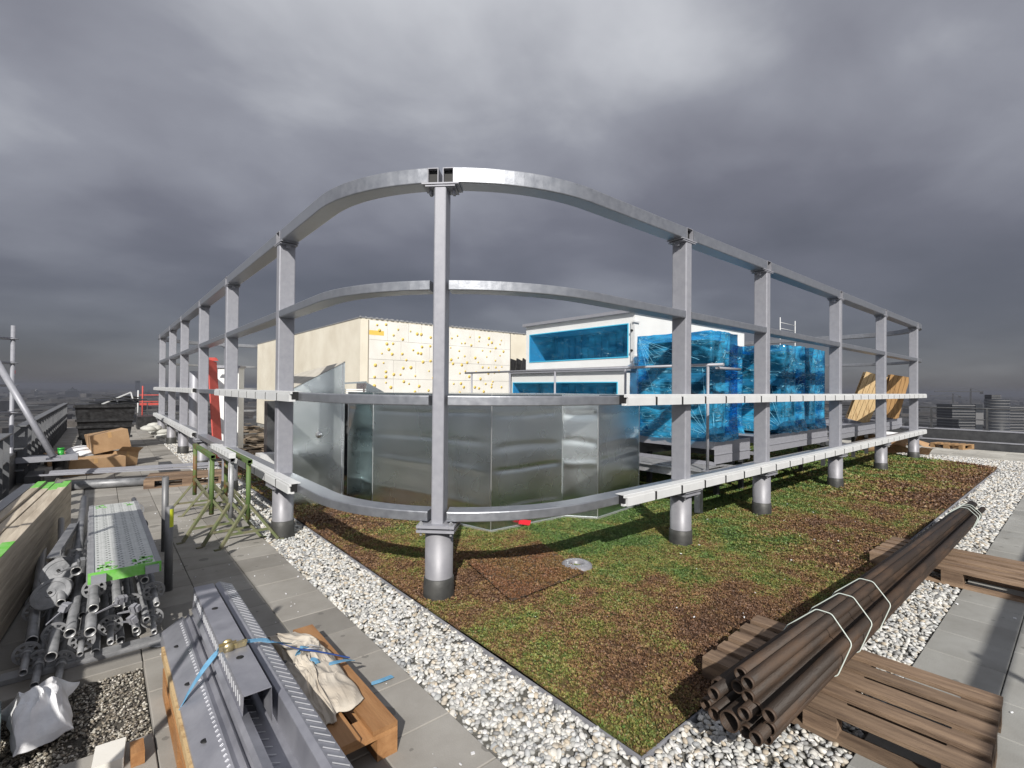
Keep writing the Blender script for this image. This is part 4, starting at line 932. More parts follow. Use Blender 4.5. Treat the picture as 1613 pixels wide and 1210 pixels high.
m = MB(); m.cbox((0, 0, .03), (.05, .10, .06), Matrix.Translation(g(216, 1196))); solo('wood_offcut', m, wood_new, 'small orange wood offcut beside the white foam block', 'offcut')
m = MB(); m.bar(g(4, 1135, .0)+Vector((-.02, 0, .05)), g(2, 1215, .0)+Vector((-.02, 0, .05)), .03, .10); solo('glass_pane', m, mat('green_grey_glass_edge', (.10, .14, .14), .25, 0), 'greenish pane standing at the lower left corner', 'pane')
m = MB(); m.grid(lambda u, v: g(602, 1197).lerp(g(632, 1183), u)+Vector((0, 0, .012+.02*math.sin(u*3)*v+.001)), 6, 2); 

# ================================================================== LEFT: scaffold boards and tube pile
sb = thing('board_stack', (-.35, 7.7, 0), 'stack of long wooden scaffold boards standing on edge with green painted ends', 'board stack')
P1 = g(113, 757, .58); P0 = g(0, 879, .58); dv = (P1-P0).normalized(); sidev = Vector((-dv.y, dv.x, 0))
base0 = P1-dv*4.6
for k in range(4):
    o_ = sidev*(.035+.072*k); zt2 = .58-(.0, .012, .004, -.02)[k]
    A_ = base0+o_; B_ = P1+o_+dv*(.0, -.05, .03, -.02)[k]; nb = 5 if k == 0 else 1; 
    for j in range(nb):
        z0 = .02+(zt2-.02)*j/nb; z1 = .02+(zt2-.02)*(j+1)/nb-.0025
        m = MB(); m.bar(Vector((A_.x, A_.y, (z0+z1)/2)), Vector((B_.x, B_.y, (z0+z1)/2)), .066, z1-z0, ch=.004); bo = part('board', m, board, sb)
        if j == nb-1:
            for (s0, s1) in ((-.42, .002), (-3.35, -2.75)):
                m = MB(); a_ = B_+dv*s0; b__ = B_+dv*s1; m.bar(Vector((a_.x, a_.y, z1+.0)), Vector((b__.x, b__.y, z1+.0)), .0665, .006); part('green_paint', m, green, bo)
m = MB(); a_ = P1+sidev*.36-dv*4.6; b_ = P1+sidev*.36; m.bar(Vector((a_.x, a_.y, .3)), Vector((b_.x, b_.y, .3)), .10, .56, ch=.006); part('board', m, galv_dull, sb)

TUBE_G = 'scaffold tubes lying in the pile'
def rosette(mb, c, ax, R_=.066):
    sd_, u_, d_ = rot_to(ax, Vector((0, 0, 1))); c = Vector(c)
    # ring disc with eight holes: outer ring + hub + spokes
    mb.lathe([(R_-.014, -.005), (R_, -.005), (R_, .005), (R_-.014, .005), (R_-.014, -.005)], c, ax, 24, False)
    mb.lathe([(.025, -.005), (.034, -.005), (.034, .005), (.025, .005)], c, ax, 16, False)
    for k in range(8):
        a = k*PI/4; r0 = sd_*math.cos(a)+u_*math.sin(a); mb.bar(c+r0*.032, c+r0*(R_-.012), .012, .009, up=d_)
def stube(px, py, d, length, r=.024, spig=False, ros=(), drift=(0, 0), label='', yel_=False, dz=0, group=TUBE_G):
    dirn = ray(px, py); dirn = dirn/(-(CM.transposed() @ dirn).z); p = CAMP+dirn*d
    p.z = max(p.z, r+.003)
    e_ = p+Vector((drift[0], length, dz)); ax = (e_-p).normalized(); e_.z = max(e_.z, r+.003)
    t = thing('scaffold_tube', p, label, 'scaffold tube', group)
    m = MB(); s0 = .24 if spig else 0
    m.tube([p+ax*s0, e_], r, 18, hollow=.004); o_ = part('tube', m, galv_dark, t)
    if spig:
        m = MB(); m.tube([p, p+ax*(s0+.02)], r*.78, 16, hollow=.003); m.lathe([(r*.8, 0), (r+.004, .0), (r+.004, .02), (r, .02)], p+ax*(s0-.002), ax, 18); part('spigot', m, galv_dull, t)
        m = MB(); m.lathe([(r*.78-.0032, .003), (r*.78-.0032, -.001), (r*.78+.0005, -.001), (r*.78+.0005, .006)], p, ax, 16); part('cut_rim', m, rimm, t)
    else:
        m = MB(); m.lathe([(r-.0045, .003), (r-.0045, -.001), (r+.0006, -.001), (r+.0006, .006)], p, ax, 18); part('cut_rim', m, rimm, t)
    for q_ in ros:
        m = MB(); rosette(m, p+ax*q_, ax); part('rosette', m, galv_dull, t)
    return t
stube(36, 1060, 2.72, 2.2, .024, True, (.265, 1.2), (-.05, 0), 'scaffold standard with a large rosette, frontmost at the left of the pile')
stube(54, 1080, 2.68, 2.1, .024, True, (.31,), (.0, 0), 'low scaffold tube with a spigot, second from the left along the bottom')
stube(90, 1079, 2.70, 2.4, .022, True, (.29, .8), (.03, 0), 'scaffold standard reaching nearest the camera, its narrow end above the grit')
stube(80, 1035, 2.78, 2.3, .028, False, (.35,), (.0, 0), 'thick open scaffold tube above the nearest narrow ones')
stube(110, 998, 2.92, 2.5, .028, False, (), (.05, 0), 'thick open scaffold tube left of another open one, mid pile')
stube(142, 996, 2.90, 2.5, .028, False, (), (.02, 0), 'thick open scaffold tube at the middle of the pile, below the plank')
stube(126, 1031, 2.86, 2.2, .020, True, (.2, .7), (.04, 0), 'thin scaffold tube poking through a rosette at the centre of the pile')
stube(147, 959, 3.05, 2.6, .027, False, (.4,), (.0, 0), 'open scaffold tube just under the left front corner of the plank')
stube(174, 1012, 3.0, 2.3, .022, True, (.28, .9), (.03, 0), 'scaffold tube with a bare spigot right of the pile centre')
stube(214, 992, 3.1, 2.4, .019, False, (.5,), (.0, 0), 'thin open scaffold tube under the wedge couplers')
stube(231, 977, 3.2, 2.4, .020, False, (), (.0, 0), 'thin open scaffold tube, second from the right at the pile front')
stube(228, 914, 3.35, 2.3, .023, False, (), (.02, 0), 'open scaffold tube directly beneath the right corner of the plank')
stube(247, 952, 3.3, 2.6, .022, True, (.22, .9, 1.7, 2.2), (-.02, 0), 'scaffold standard with a stack of rosettes along the right of the plank', dz=.25)
stube(243, 996, 3.18, 2.6, .021, True, (.25, .8), (.05, 0), 'rightmost scaffold tube of the pile, low beside the steel channels')
stube(50, 1010, 2.95, 2.3, .030, False, (.5,), (-.1, 0), 'dark capped tube lying against the wooden boards at the left', dz=.05)
stube(96, 950, 3.2, 2.2, .024, False, (.3, .8), (-.1, 0), 'tube with rosettes behind the round base discs', dz=.1)
stube(120, 900, 3.4, 2.2, .030, False, (.3,), (.0, 0), 'thick dark tube behind the base discs near the boards', dz=.12)
stube(185, 950, 3.2, 2.5, .026, False, (.6,), (.0, 0), 'tube hidden mostly under the middle of the plank')
for i_, (px_, py_, d_) in enumerate(((70, 1030, 3.1), (105, 1040, 3.0), (150, 1040, 3.05), (190, 1010, 3.2), (215, 1010, 3.3), (90, 985, 3.2), (130, 970, 3.3), (165, 980, 3.2), (200, 960, 3.35))):
    stube(px_, py_, d_, 2.3+.1*(i_ % 3), .024, False, (.5,) if i_ % 2 else (), (.03*(i_ % 3-1), 0), 'dark scaffold tube deep inside the pile, barely visible', group='dark tubes inside the pile')
# round base discs on the left of the pile
for (px_, py_, d_, tl, lb) in ((93, 900, 3.5, 35, 'round dark steel base disc lying on the tubes beside the boards, upper of two'), (80, 935, 3.3, 30, 'round dark steel base disc in front of the other one')):
    dirn = ray(px_, py_); dirn = dirn/(-(CM.transposed() @ dirn).z); p = CAMP+dirn*d_; m = MB(); ax = Vector((-.35, -.75, .8)).normalized()
    m.lathe([(0, .006), (.028, .006), (.030, .001), (.078, .0), (.082, .005), (.108, .005), (.112, 0), (.112, -.004), (0, -.004)], p, ax, 28, False)
    t = thing('base_disc', p, lb, 'base plate', 'base discs on the tube pile'); part('plate', m, galv_dark, t); m = MB(); m.lathe([(0, .0165), (.010, .0165), (.010, .005)], p, ax, 10); part('centre_hole', m, black, t)
# angle sections, wedge couplers
for (p0, p1, lb) in ((g(84, 878, .52), g(118, 825, .45), 'dark folded steel toe piece leaning between boards and plank'),):
    m = MB(); m.bar(p0, p1, .07, .008); m.bar(p0+Vector((.035, 0, .02)), p1+Vector((.035, 0, .02)), .006, .04); solo('toe_piece', m, galv_dark, lb, 'scaffold part')
coup = [(190, 945, 3.1, 20, 'bright wedge coupler on the pile under the plank middle', 1), (212, 958, 3.12, -40, 'bright wedge coupler right of the plank middle', 1), (208, 976, 3.05, -60, 'lower bright wedge coupler with a long pointed wedge', 1), (102, 957, 2.95, 60, 'bright wedge coupler on the left of the pile near the discs', 1), (130, 885, 3.3, 10, 'dark wedge coupler by the left edge of the plank', 0)]
for (px_, py_, d_, an_, lb, brt) in coup:
    dirn = ray(px_, py_); dirn = dirn/(-(CM.transposed() @ dirn).z); p = CAMP+dirn*d_
    t = thing('wedge_coupler', p, lb, 'coupler', 'wedge couplers on the tube pile'); M = Matrix.Translation(p) @ Matrix.Rotation(R(an_), 4, 'Z') @ Matrix.Rotation(R(20), 4, 'X') @ Matrix.Scale(.72, 4); m = MB()
    m.cbox((0, 0, 0), (.032, .05, .07), M); m.cbox((.035, 0, 0), (.02, .04, .055), M); m.cbox((-.03, 0, .0), (.012, .045, .05), M); part('head', m, galv if brt else galv_dark, t)
    m = MB(); m.add([M @ Vector(v) for v in ((.02, -.004, -.03), (.02, .004, -.03), (.02, .004, .0), (.02, -.004, .0), (-.17, -.003, -.07), (-.17, .003, -.07), (-.17, .003, -.06), (-.17, -.003, -.06))], [(0, 3, 2, 1), (4, 5, 6, 7), (0, 1, 5, 4), (1, 2, 6, 5), (2, 3, 7, 6), (3, 0, 4, 7)]); part('wedge', m, galv if brt else galv_dark, t)
# steel plank on the pile
k4 = [g(140, 912, .57), g(250, 878, .57), g(212, 788, .57), g(145, 799, .57)]
ctr = (k4[0]+k4[1])/2; fa = (k4[2]+k4[3])/2; ax = (fa-ctr).normalized(); sd_ = Vector((ax.y, -ax.x, 0)); Lp = (fa-ctr).length; Wp = .36
M = Matrix(((sd_.x, ax.x, 0, ctr.x), (sd_.y, ax.y, 0, ctr.y), (0, 0, 1, .57), (0, 0, 0, 1)))
pk = thing('steel_plank', ctr, 'perforated galvanised scaffold plank with green ends on top of the tube pile', 'scaffold plank')
plank_m = mat('plank_galvanised', (.62, .64, .63), .45, .2, (.48, .50, .49), 14, 6, rvar=.1)
m = MB(); m.box((-Wp/2+.012, 0, -.006), (Wp/2-.012, Lp, 0), M); part('deck', m, plank_m, pk)
m = MB()
for s_ in (-1, 1):
    x0 = s_*Wp/2; m.box((min(x0, x0-s_*.012), 0, -.055), (max(x0, x0-s_*.012), Lp, .004), M); m.box((min(x0-s_*.0125, x0-s_*.03), 0, .0005), (max(x0-s_*.0125, x0-s_*.03), Lp, .006), M); m.box((min(x0+s_*.0005, x0+s_*.006), .01, -.052), (max(x0+s_*.0005, x0+s_*.006), Lp-.01, -.044), M)
part('side_rail', m, galv_dull, pk)
m = MB(); hm_ = MB(); nr = int(Lp/.030)
for i in range(nr):
    for j in range(9):
        x = -Wp/2+.05+(j+.5*(i % 2))*.030; y_ = .03+i*.030
        if x < Wp/2-.045:
            if (i+j) % 2: m.lathe([(.003, .004), (.0085, .0003)], M @ Vector((x, y_, 0)), Vector((0, 0, 1)), 8)
            else: hm_.lathe([(0, .0006), (.0065, .0006)], M @ Vector((x, y_, 0)), Vector((0, 0, 1)), 8)
o = part('raised_studs', m, mat('stud_bright', (.62, .63, .62), .35, .5), pk); o['kind'] = 'stuff'; o = part('perforations', hm_, black, pk); o['kind'] = 'stuff'
m = MB(); m.box((-Wp/2+.001, -.012, -.06), (Wp/2-.001, -.0005, .004), M); [m.box((xx, yy, .0002), (xx+random.uniform(.01, .03), yy+random.uniform(.015, .05), .0012), M) for xx, yy in [(random.choice((-1, 1))*random.uniform(.04, .13)-.01, abs(random.gauss(0, .11))+.005) for _ in range(34)]+[(random.choice((-1, 1))*random.uniform(.07, .13)-.01, Lp-.06-abs(random.gauss(0, .07))) for _ in range(16)]]
part('green_paint', m, green, pk)
for s_ in (-1, 1): m = MB(); m.box((s_*Wp*.36-.035, -.05, -.05), (s_*Wp*.36+.035, -.0125, -.008), M); part('end_hook', m, galv, pk)
# two upright tubes of the stillage
for (px_, py_, h_, yl, lb) in ((259, 868, .72, 0, 'plain upright grey tube of the tube rack, behind the other upright'), (265, 930, .70, 1, 'upright grey tube with a yellow paint patch beside the plank')):
    p = g(px_, py_); top = None; m = MB(); zt3 = EYE-(({0: 752, 1: 798}[yl])-608)/F*(-(CM.transposed() @ (p-CAMP)).z); m.tube([p, (p.x, p.y, zt3)], .030, 20, hollow=.004); t = thing('upright_tube', p, lb, 'upright tube'); part('tube', m, mat('mid_grey_tube', (.14, .145, .15), .5, .4, (.19, .19, .2), 8, 6), t)
    if yl: m = MB(); m.lathe([(.0304, zt3-.17), (.0304, zt3-.02)], (p.x, p.y, 0), seg=20); m.f = [f for i, f in enumerate(m.f) if (i*1) in range(9, 15)]; m.sm = m.sm[:len(m.f)]; part('yellow_paint', m, mat('yellow_spray', (.55, .60, .03), .6), t)
# rack bearers under the pile so nothing floats
for y_, w__ in ((3.95, 'near end'), (5.6, 'far end')): m = MB(); m.box((-.42, y_, .002), (.36, y_+.1, .03)); solo('rack_bearer', m, galv_dull, 'flat steel bearer under the '+w__+' of the scaffold tube pile', 'bearer')
# pebble pinned base foot at the right end of the pile
m = MB(); p = g(256, 1010, .01); m.lathe([(0, .01), (.075, .008), (.08, 0)], p, seg=24); solo('steel_disc', m, galv_dark, 'small round foot plate on the paving right of the tube pile', 'foot plate')

# ================================================================== TRESTLES
def trestle(u, v0, v1, h_, mt, label):
    t = thing('steel_trestle', (u, (v0+v1)/2, 0), label, 'trestle', 'old green steel trestles by the frame')
    m = MB(); m.bar((u, v0-.06, h_), (u, v1+.06, h_), .05, .045, hollow=.004); part('top_bar', m, mt[0], t)
    for v in (v0, v1):
        m = MB(); m.tube([(u, v, .24), (u, v, h_-.023)], .025, 10); part('stem', m, mt[1], t)
        m = MB(); s_ = -1 if v == v0 else 1
        for (dx, dy) in ((-.28, s_*.12), (.28, s_*.12)):
            m.bar((u, v, .42), (u+dx, v+dy, .014), .034, .026); m.bar((u+dx*1.0, v+dy, .006), (u+dx*1.2, v+dy*1.1, .006), .034, .010)
        m.bar((u-.2, v+s_*.085, .13), (u+.2, v+s_*.085, .13), .022, .022); part('legs', m, mt[2], t)
    m = MB(); m.bar((u, v0, .40), (u, v1, .46), .024, .018); part('brace', m, mt[2], t)
    return t
olg = mat('old_green_paint', (.10, .13, .05), .65, 0, (.17, .15, .10), 9, 6)
trestle(.98, 6.45, 7.75, .90, (olive, olive, olg), 'leftmost rusty green steel trestle standing free on the paving')
trestle(1.12, 6.15, 7.5, .885, (galv_dull, galv_dull, olg), 'middle steel trestle with grey stem carrying white brackets')
trestle(1.25, 5.95, 7.2, .88, (olive, olive, olg), 'rightmost rusty green steel trestle, closest to the pebbles')
m = MB(); y_ = 6.05
for k in range(7): m.box((1.08, y_+k*.17+.03, .909), (1.15, y_+(k+1)*.17, .965))
m.box((1.085, y_+.02, .9095), (1.145, y_+1.18, .955)); solo('spare_bracket', m, white, 'spare white notched bracket lying on the middle trestle', 'bracket')

# ================================================================== FURTHER LEFT
def prect(u0, u1, v, z0, z1): pass
# parapet frame along the left
lp = thing('left_parapet', (-1.05, 10, 0), 'dark grey steel parapet of upright fins and rails along the left roof edge', 'parapet')
zp = 1.0; Ul = -1.02
segs = [(-3.0, 7.6+.0), (8.1, 8.9), (9.6, 24.6)]
v49 = None
for (v0, v1) in ((-3.0, 9.9), (11.6, 25.5)):
    m = MB(); m.bar((Ul, v0, zp), (Ul, v1, zp), .13, .018); m.bar((Ul-.02, v0, .62), (Ul-.02, v1, .62), .11, .015); m.bar((Ul-.02, v0, .25), (Ul-.02, v1, .25), .11, .015); part('rail', m, mat('parapet_grey', (.13, .135, .145), .5, .3, (.17, .175, .185), 4, 5), lp)
    v = v0+.3
    while v < v1:
        m = MB(); m.box((Ul-.12, v, .0), (Ul+.06, v+.012, zp-.01)); m.box((Ul-.12, v+.012, 0), (Ul-.11, v+.06, zp-.01)); part('fin', m, fin_m, lp); v += .62
m = MB(); m.box((Ul-.16, -4, -.06), (Ul-.07, 26, .55)); part('upstand', m, dark_st, lp)
m = MB(); m.bar((Ul, 25.5, zp), (3.0, 25.5, zp), .06, .04); 
for k in range(6): m.box((Ul+.4+k*.7, 25.48, 0), (Ul+.44+k*.7, 25.52, zp-.02))
part('end_rail', m, dark_st, lp)
# aluminium scaffold outside the left parapet
sc_ = thing('scaffold_tower', (-2.2, 9.0, -3), 'bare galvanised scaffold standards and ledgers rising outside the left parapet', 'scaffold')
a1 = ray(22, 560); a1 = a1/(-(CM.transposed() @ a1).z); pS = CAMP+a1*8.2
def px_at(px_, py_, d_): a = ray(px_, py_); a = a/(-(CM.transposed() @ a).z); return CAMP+a*d_
tp_ = px_at(21, 513, 8.2)
m = MB(); m.tube([(tp_.x, tp_.y, -6), tp_], .030, 12)
part('standard', m, galv, sc_)
m = MB(); q0 = tp_+Vector((-2.2, -1.4, 0)); m.tube([(q0.x, q0.y, -6), (q0.x, q0.y, 4.5)], .03, 12); part('standard', m, galv, sc_)
for (yy, dx) in ((534, 0), (572, 0), (607, 0), (650, 0)):
    p = px_at(22, yy, 8.2); m = MB(); q_ = Vector((q0.x, q0.y, p.z)); m.tube([p, q_], .024, 10); m.lathe([(.03, -.006), (.062, -.006), (.062, .006), (.03, .006)], p, seg=14); part('ledger', m, galv, sc_)
m = MB(); m.lathe([(.0315, -.03), (.0315, .03)], px_at(20, 586, 8.2), seg=12); part('red_mark', m, redt, sc_)
p = px_at(5, 648, 8.2); m = MB(); m.box((p.x-1.2, p.y-.8, p.z-.02), (p.x-.05, p.y-.45, p.z+.05)); part('green_deck', m, green, sc_)
m = MB(); m.tube([px_at(-8, 565, 7.6), px_at(84, 720, 7.6)], .045, 14); m.cbox(px_at(84, 722, 7.6), (.16, .16, .02)); solo('raking_prop', m, galv, 'thick grey raking tube leaning from the scaffold down to the parapet', 'prop')
m = MB(); pp = g(48, 722, .42); m.box((-1.9, pp.y-.15, .40), (-.3, pp.y+.25, .44)); m.box((-1.9, pp.y-.16, .36), (-.3, pp.y-.151, .46)); solo('short_platform', m, galv, 'short silver platform plate under the foot of the raking tube', 'platform')
# dumpster
ds = thing('waste_container', (-.2, 17.3, 0), 'black wheeled waste container with a ribbed front near the left parapet', 'waste container')
V0, V1 = 16.6, 17.9; uL = pv(117, 650, V0).x; uR = pv(214, 650, V0).x; zt4 = pv(170, 637, V0).z; zb4 = .28
m = MB(); m.add([(uL+.1, V0+.12, zb4), (uR-.12, V0+.12, zb4), (uR-.12, V1-.1, zb4), (uL+.1, V1-.1, zb4), (uL, V0, zt4), (uR, V0, zt4), (uR, V1, zt4), (uL, V1, zt4)], [(0, 3, 2, 1), (0, 1, 5, 4), (1, 2, 6, 5), (2, 3, 7, 6), (3, 0, 4, 7), (4, 5, 6, 7)]); part('body', m, rubber, ds)
m = MB()
for z in (zt4-.05, (zt4+zb4)/2+.05, (zt4+zb4)/2-.12, zb4+.06):
    f_ = (zt4-z)/(zt4-zb4); m.box((uL-.03+.1*f_, V0-.05+.12*f_, z-.03), (uR+.03-.1*f_, V0+.02+.12*f_, z+.03))
part('ribs', m, rubber, ds)
for k, x in enumerate((uL+.2, uR-.25)):
    m = MB(); m.lathe([(0, -.03), (.10, -.03), (.10, .03), (0, .03)], (x, V0+.25, .10), Vector((1, 0, 0)), 16); m.box((x-.05, V0+.2, .1), (x+.05, V0+.3, zb4)); part('wheel', m, black, ds)
m = MB()
rg = random.Random(3)
for k in range(9):
    M = Matrix.Translation((uL+.2+rg.random()*1.3, V0+.4+rg.random()*.8, zt4+.03+.02*k)) @ Matrix.Rotation(rg.uniform(0, 3), 4, 'Z') @ Matrix.Rotation(rg.uniform(-.25, .25), 4, 'X'); m.cbox((0, 0, 0), (.6, .25, .015), M)
solo('plastic_offcuts', m, rubber, 'black plastic offcuts heaped in the waste container', 'offcuts')
m = MB(); wfr = [pv(160, 637, V0+.3), pv(206, 618, V0+.5), pv(210, 632, V0+.5)]; m.bar(wfr[0], wfr[1], .03, .03); m.bar(wfr[1], wfr[2], .03, .03); m.bar(wfr[0].lerp(wfr[1], .5), wfr[0].lerp(wfr[1], .5)+Vector((.06, 0, -.3)), .03, .03); solo('white_frame_piece', m, white, 'bent white frame piece sticking out of the waste container', 'frame piece')
# cardboard boxes
def cbox_(px_, py_, d_, w_, l_, h_, rot, label, tilt=0, open_=False):
    p = g(px_, py_) if d_ is None else px_at(px_, py_, d_)
    t = thing('cardboard_box', p, label, 'cardboard box', 'cardboard boxes in front of the waste container'); M = Matrix.Translation(p) @ Matrix.Rotation(rot, 4, 'Z') @ Matrix.Rotation(tilt, 4, 'Y')
    m = MB(); m.box((-w_/2, -l_/2, 0), (w_/2, l_/2, h_), M); part('body', m, card, t)
    if open_:
        m = MB(); m.add([M @ Vector(v) for v in ((-w_/2, -l_/2, h_), (w_/2, -l_/2, h_), (w_/2, -l_/2-.12, h_+.1), (-w_/2, -l_/2-.12, h_+.1))], [(0, 1, 2, 3)]); m.add([M @ Vector(v) for v in ((w_/2, -l_/2, h_), (w_/2, l_/2, h_), (w_/2+.14, l_/2, h_+.05), (w_/2+.14, -l_/2, h_-.02))], [(0, 1, 2, 3)]); part('flap', m, card, t)
    m = MB(); m.box((-.03, -l_/2-.001, h_+.0005), (.03, l_/2+.001, h_+.0015), M); m.box((-.03, -l_/2-.0015, h_*.7), (.03, -l_/2-.0005, h_), M); part('tape', m, mat('brown_tape', (.45, .28, .13), .35), t)
    return t
cbox_(142, 745, 9.5, .95, .55, .30, R(18), 'low long cardboard box nearest the metal sheets')
cbox_(173, 708, 10.2, .62, .45, .38, R(12), 'cardboard box perched tilted on top of the pile', R(-10))
cbox_(183, 742, 10.3, .45, .5, .42, R(35), 'torn upright cardboard box at the right of the heap', R(8), True)
cbox_(112, 728, 10.6, .8, .5, .25, R(10), 'flattened cardboard box at the back left of the heap', R(-5))
cbox_(140, 727, 10.9, .7, .5, .27, R(-10), 'half hidden cardboard box behind the low long one')
m = MB(); p = px_at(133, 712, 10.0); m.lathe([(0, .09), (.2, .08), (.28, .03), (.3, 0), (0, -.01)], p, Vector((.1, -.2, 1)), 18); solo('white_sack', m, fleece, 'rounded white plastic sack between the cardboard boxes', 'sack')
# bucket with green bottle
p = px_at(96, 722, 8.8); m = MB(); m.tube([p, p+Vector((0, 0, .16))], .045, 14); m.lathe([(.045, 0), (.052, 0), (.052, .03), (.045, .03)], p+Vector((0, 0, .16)), seg=14); solo('green_canister', m, mat('green_canister', (.03, .30, .04), .35), 'bright green canister standing on a black bucket', 'canister')
bz = max(0.02, p.z-.30); m = MB(); m.lathe([(0, p.z-.002), (.13, p.z-.002), (.13, p.z-.03), (.12, p.z-.05), (.10, bz)], (p.x, p.y, 0), seg=20); solo('black_bucket', m, rubber, 'black bucket under the green canister', 'bucket')
# sheets and pipe lying across the path
m = MB()
for k in range(3): q0 = g(78, 746, .2)+Vector((0, .085*k, .0)); q1 = g(345, 731, .2)+Vector((0, .085*k, 0)); q0.z = q1.z = .20+.006*k; m.bar(q0, q1, .075, .02); 
for k in range(2): q0 = g(60, 749, .19)+Vector((0, .06*k, 0)); q1 = g(340, 735, .19)+Vector((0, .06*k, 0)); q0.z = q1.z = .185; m.bar(q0, q1, .04, .018)
solo('metal_sheets', m, galv, 'long thin metal sheets lying across the left path', 'sheets')
q0 = g(80, 768, .065)+Vector((0, .0, 0)); q1 = g(265, 757, .065); m = MB(); q0.z = q1.z = .075; m.tube([q0, q1], .072, 20, hollow=.005); solo('big_pipe', m, galv_dark, 'dark grey drain pipe lying across the path below the metal sheets', 'pipe')
q0 = g(70, 752, .1); m = MB(); m.box((-.95, q0.y-.3, .0), (-.75, q0.y+.4, .17)); solo('support_block', m, dark_st, 'low dark block under the left end of the metal sheets', 'block')
m = MB(); m.box((.9, q0.y-.1, .0), (1.1, q0.y+.4, .17)); solo('support_block', m, dark_st, 'low dark block under the right end of the metal sheets', 'block')
pq = px_at(168, 743, 8.9); m = MB(); m.tube([pq, pq+Vector((.11, -.02, 0))], .033, 14); o = solo('drink_can', m, mat('can_red_white', (.7, .1, .12), .35, .3, (.8, .8, .8), 12, 2, lo=.49, hi=.51), 'small red and white drink can lying on the metal sheets', 'can')
pp2 = g(300, 762); pallet((pp2.x, pp2.y+.2, 0), R(80), 'small worn pallet on the path behind the trestles', wood)
# red plank, white panel, tank
pr = px_at(344, 715, 11.5); m = MB()
a_ = px_at(344, 712, 11.5); a_.z = 0; t_ = px_at(334, 562, 11.9)
m.bar(a_, t_-Vector((0, 0, .10)), .30, .03, up=Vector((.7, -.7, 0))); q_ = t_-Vector((0, 0, .10))
rp = thing('red_plank', a_, 'tall red painted plank leaning behind the left side of the frame', 'plank'); part('plank', m, red, rp)
m = MB(); sdx = Vector((.72, -.69, 0)); m.add([q_+sdx*(-.15), q_+sdx*.15, q_+sdx*.09+Vector((0, 0, .08)), q_-sdx*.09+Vector((0, 0, .08))]+[q_+sdx*(-.15)+Vector((.02, .02, 0)), q_+sdx*.15+Vector((.02, .02, 0)), q_+sdx*.09+Vector((.02, .02, .08)), q_-sdx*.09+Vector((.02, .02, .08))], [(0, 1, 2, 3), (7, 6, 5, 4), (3, 2, 6, 7)]); part('clipped_end', m, red, rp)
pn = thing('white_panel', (2.9, 13.5, 0), 'tall white panel with a silver cap behind the red plank', 'panel')  # a tall white panel with a cap
w0 = px_at(346, 700, 12.6); w1 = px_at(379, 700, 12.6); zt5 = px_at(360, 580, 12.6).z; m = MB(); m.bar(Vector((w0.x, w0.y, zt5/2)), Vector((w1.x, w1.y, zt5/2)), .25, zt5); part('body', m, ahu_w, pn); m = MB(); m.bar(Vector((w0.x-.03, w0.y, zt5+.03)), Vector((w1.x+.03, w1.y, zt5+.03)), .32, .06); part('cap', m, galv, pn)
p = px_at(306, 690, 13.6); zt6 = px_at(306, 585, 13.6).z; m = MB(); m.lathe([(0, zt6), (.12, zt6), (.14, zt6-.03), (.14, 0)], (p.x, p.y, 0), seg=24); solo('grey_cylinder', m, galv, 'upright grey vent cylinder seen left of the red plank', 'vent pipe')
# grey cabinet left of cowl
p0 = px_at(420, 720, 10.6); p1 = px_at(432, 720, 10.6); m = MB(); m.box((p0.x, p0.y, 0), (p0.x+.35, p0.y+.25, px_at(420, 632, 10.6).z)); solo('dark_cabinet', m, dark_st, 'dark upright cabinet just left of the slanted cowl', 'cabinet')
m = MB(); p = g(418, 735); m.box((p.x-.15, p.y-.2, .02), (p.x+.2, p.y+.2, .28)); solo('white_carton', m, white, 'small white carton on the roof between the frame and the cabinet', 'carton')
# debris inside the frame on the left
rg = random.Random(9)
m = MB()
for k in range(60):
    p = g(rg.uniform(385, 425), rg.uniform(672, 735)); M = Matrix.Translation(p+Vector((0, 0, .03+rg.random()*.1))) @ Matrix.Rotation(rg.uniform(0, 3), 4, 'Z') @ Matrix.Rotation(rg.uniform(-.3, .3), 4, 'X'); m.cbox((0, 0, 0), (rg.uniform(.2, 1.2), rg.uniform(.05, .3), .02), M)
o = part('building_debris', m, mat('debris', (.26, .21, .16), .9, 0, (.12, .09, .06), 3, 5), None); o['kind'] = 'stuff'; o['label'] = 'brown scraps of wood and sand between frame and cream wall'
# bags heap and barriers far left
bg_m = mat('sandbag', (.50, .50, .47), .9, 0, (.38, .38, .36), 6, 4); bi = 0
for k in range(12):
    p = g(232+rg.random()*28, 690-rg.random()*10); m = MB(); r_ = rg.uniform(.16, .24)
    m.lathe([(0, .16), (r_*.6, .14), (r_, .07), (r_*.9, 0), (0, -.01)], p+Vector((0, 0, .12*(k % 3))), Vector((rg.uniform(-.3, .3), rg.uniform(-.3, .3), 1)), 9)
    tag(part('gravel_bag', m, bg_m, None), 'pale sack in the heap beside the far left side of the frame', 'sack', 'sacks heaped beside the far frame side')
for (px_, d_, lb) in ((238, 21, 'red and white site barrier beyond the waste container'),):
    p = px_at(px_, 640, d_); t = thing('site_barrier', (p.x, p.y, 0), lb, 'barrier', 'red site barriers'); m = MB(); m.cbox((p.x, p.y, .95), (.8, .03, .18)); m.cbox((p.x, p.y, 1.3), (.8, .03, .04)); part('board', m, red, t)
    m = MB()
    for s_ in (-.45, .45): m.tube([(p.x+s_, p.y, 0), (p.x+s_, p.y, 1.5)], .025, 8)
    part('legs', m, white, t)
p = px_at(224.5, 626, 20); m = MB(); m.tube([(p.x, p.y, 0), (p.x, p.y, px_at(224, 608, 20).z)], .025, 8); solo('red_post', m, red, 'slim red post standing beyond the waste container', 'post')
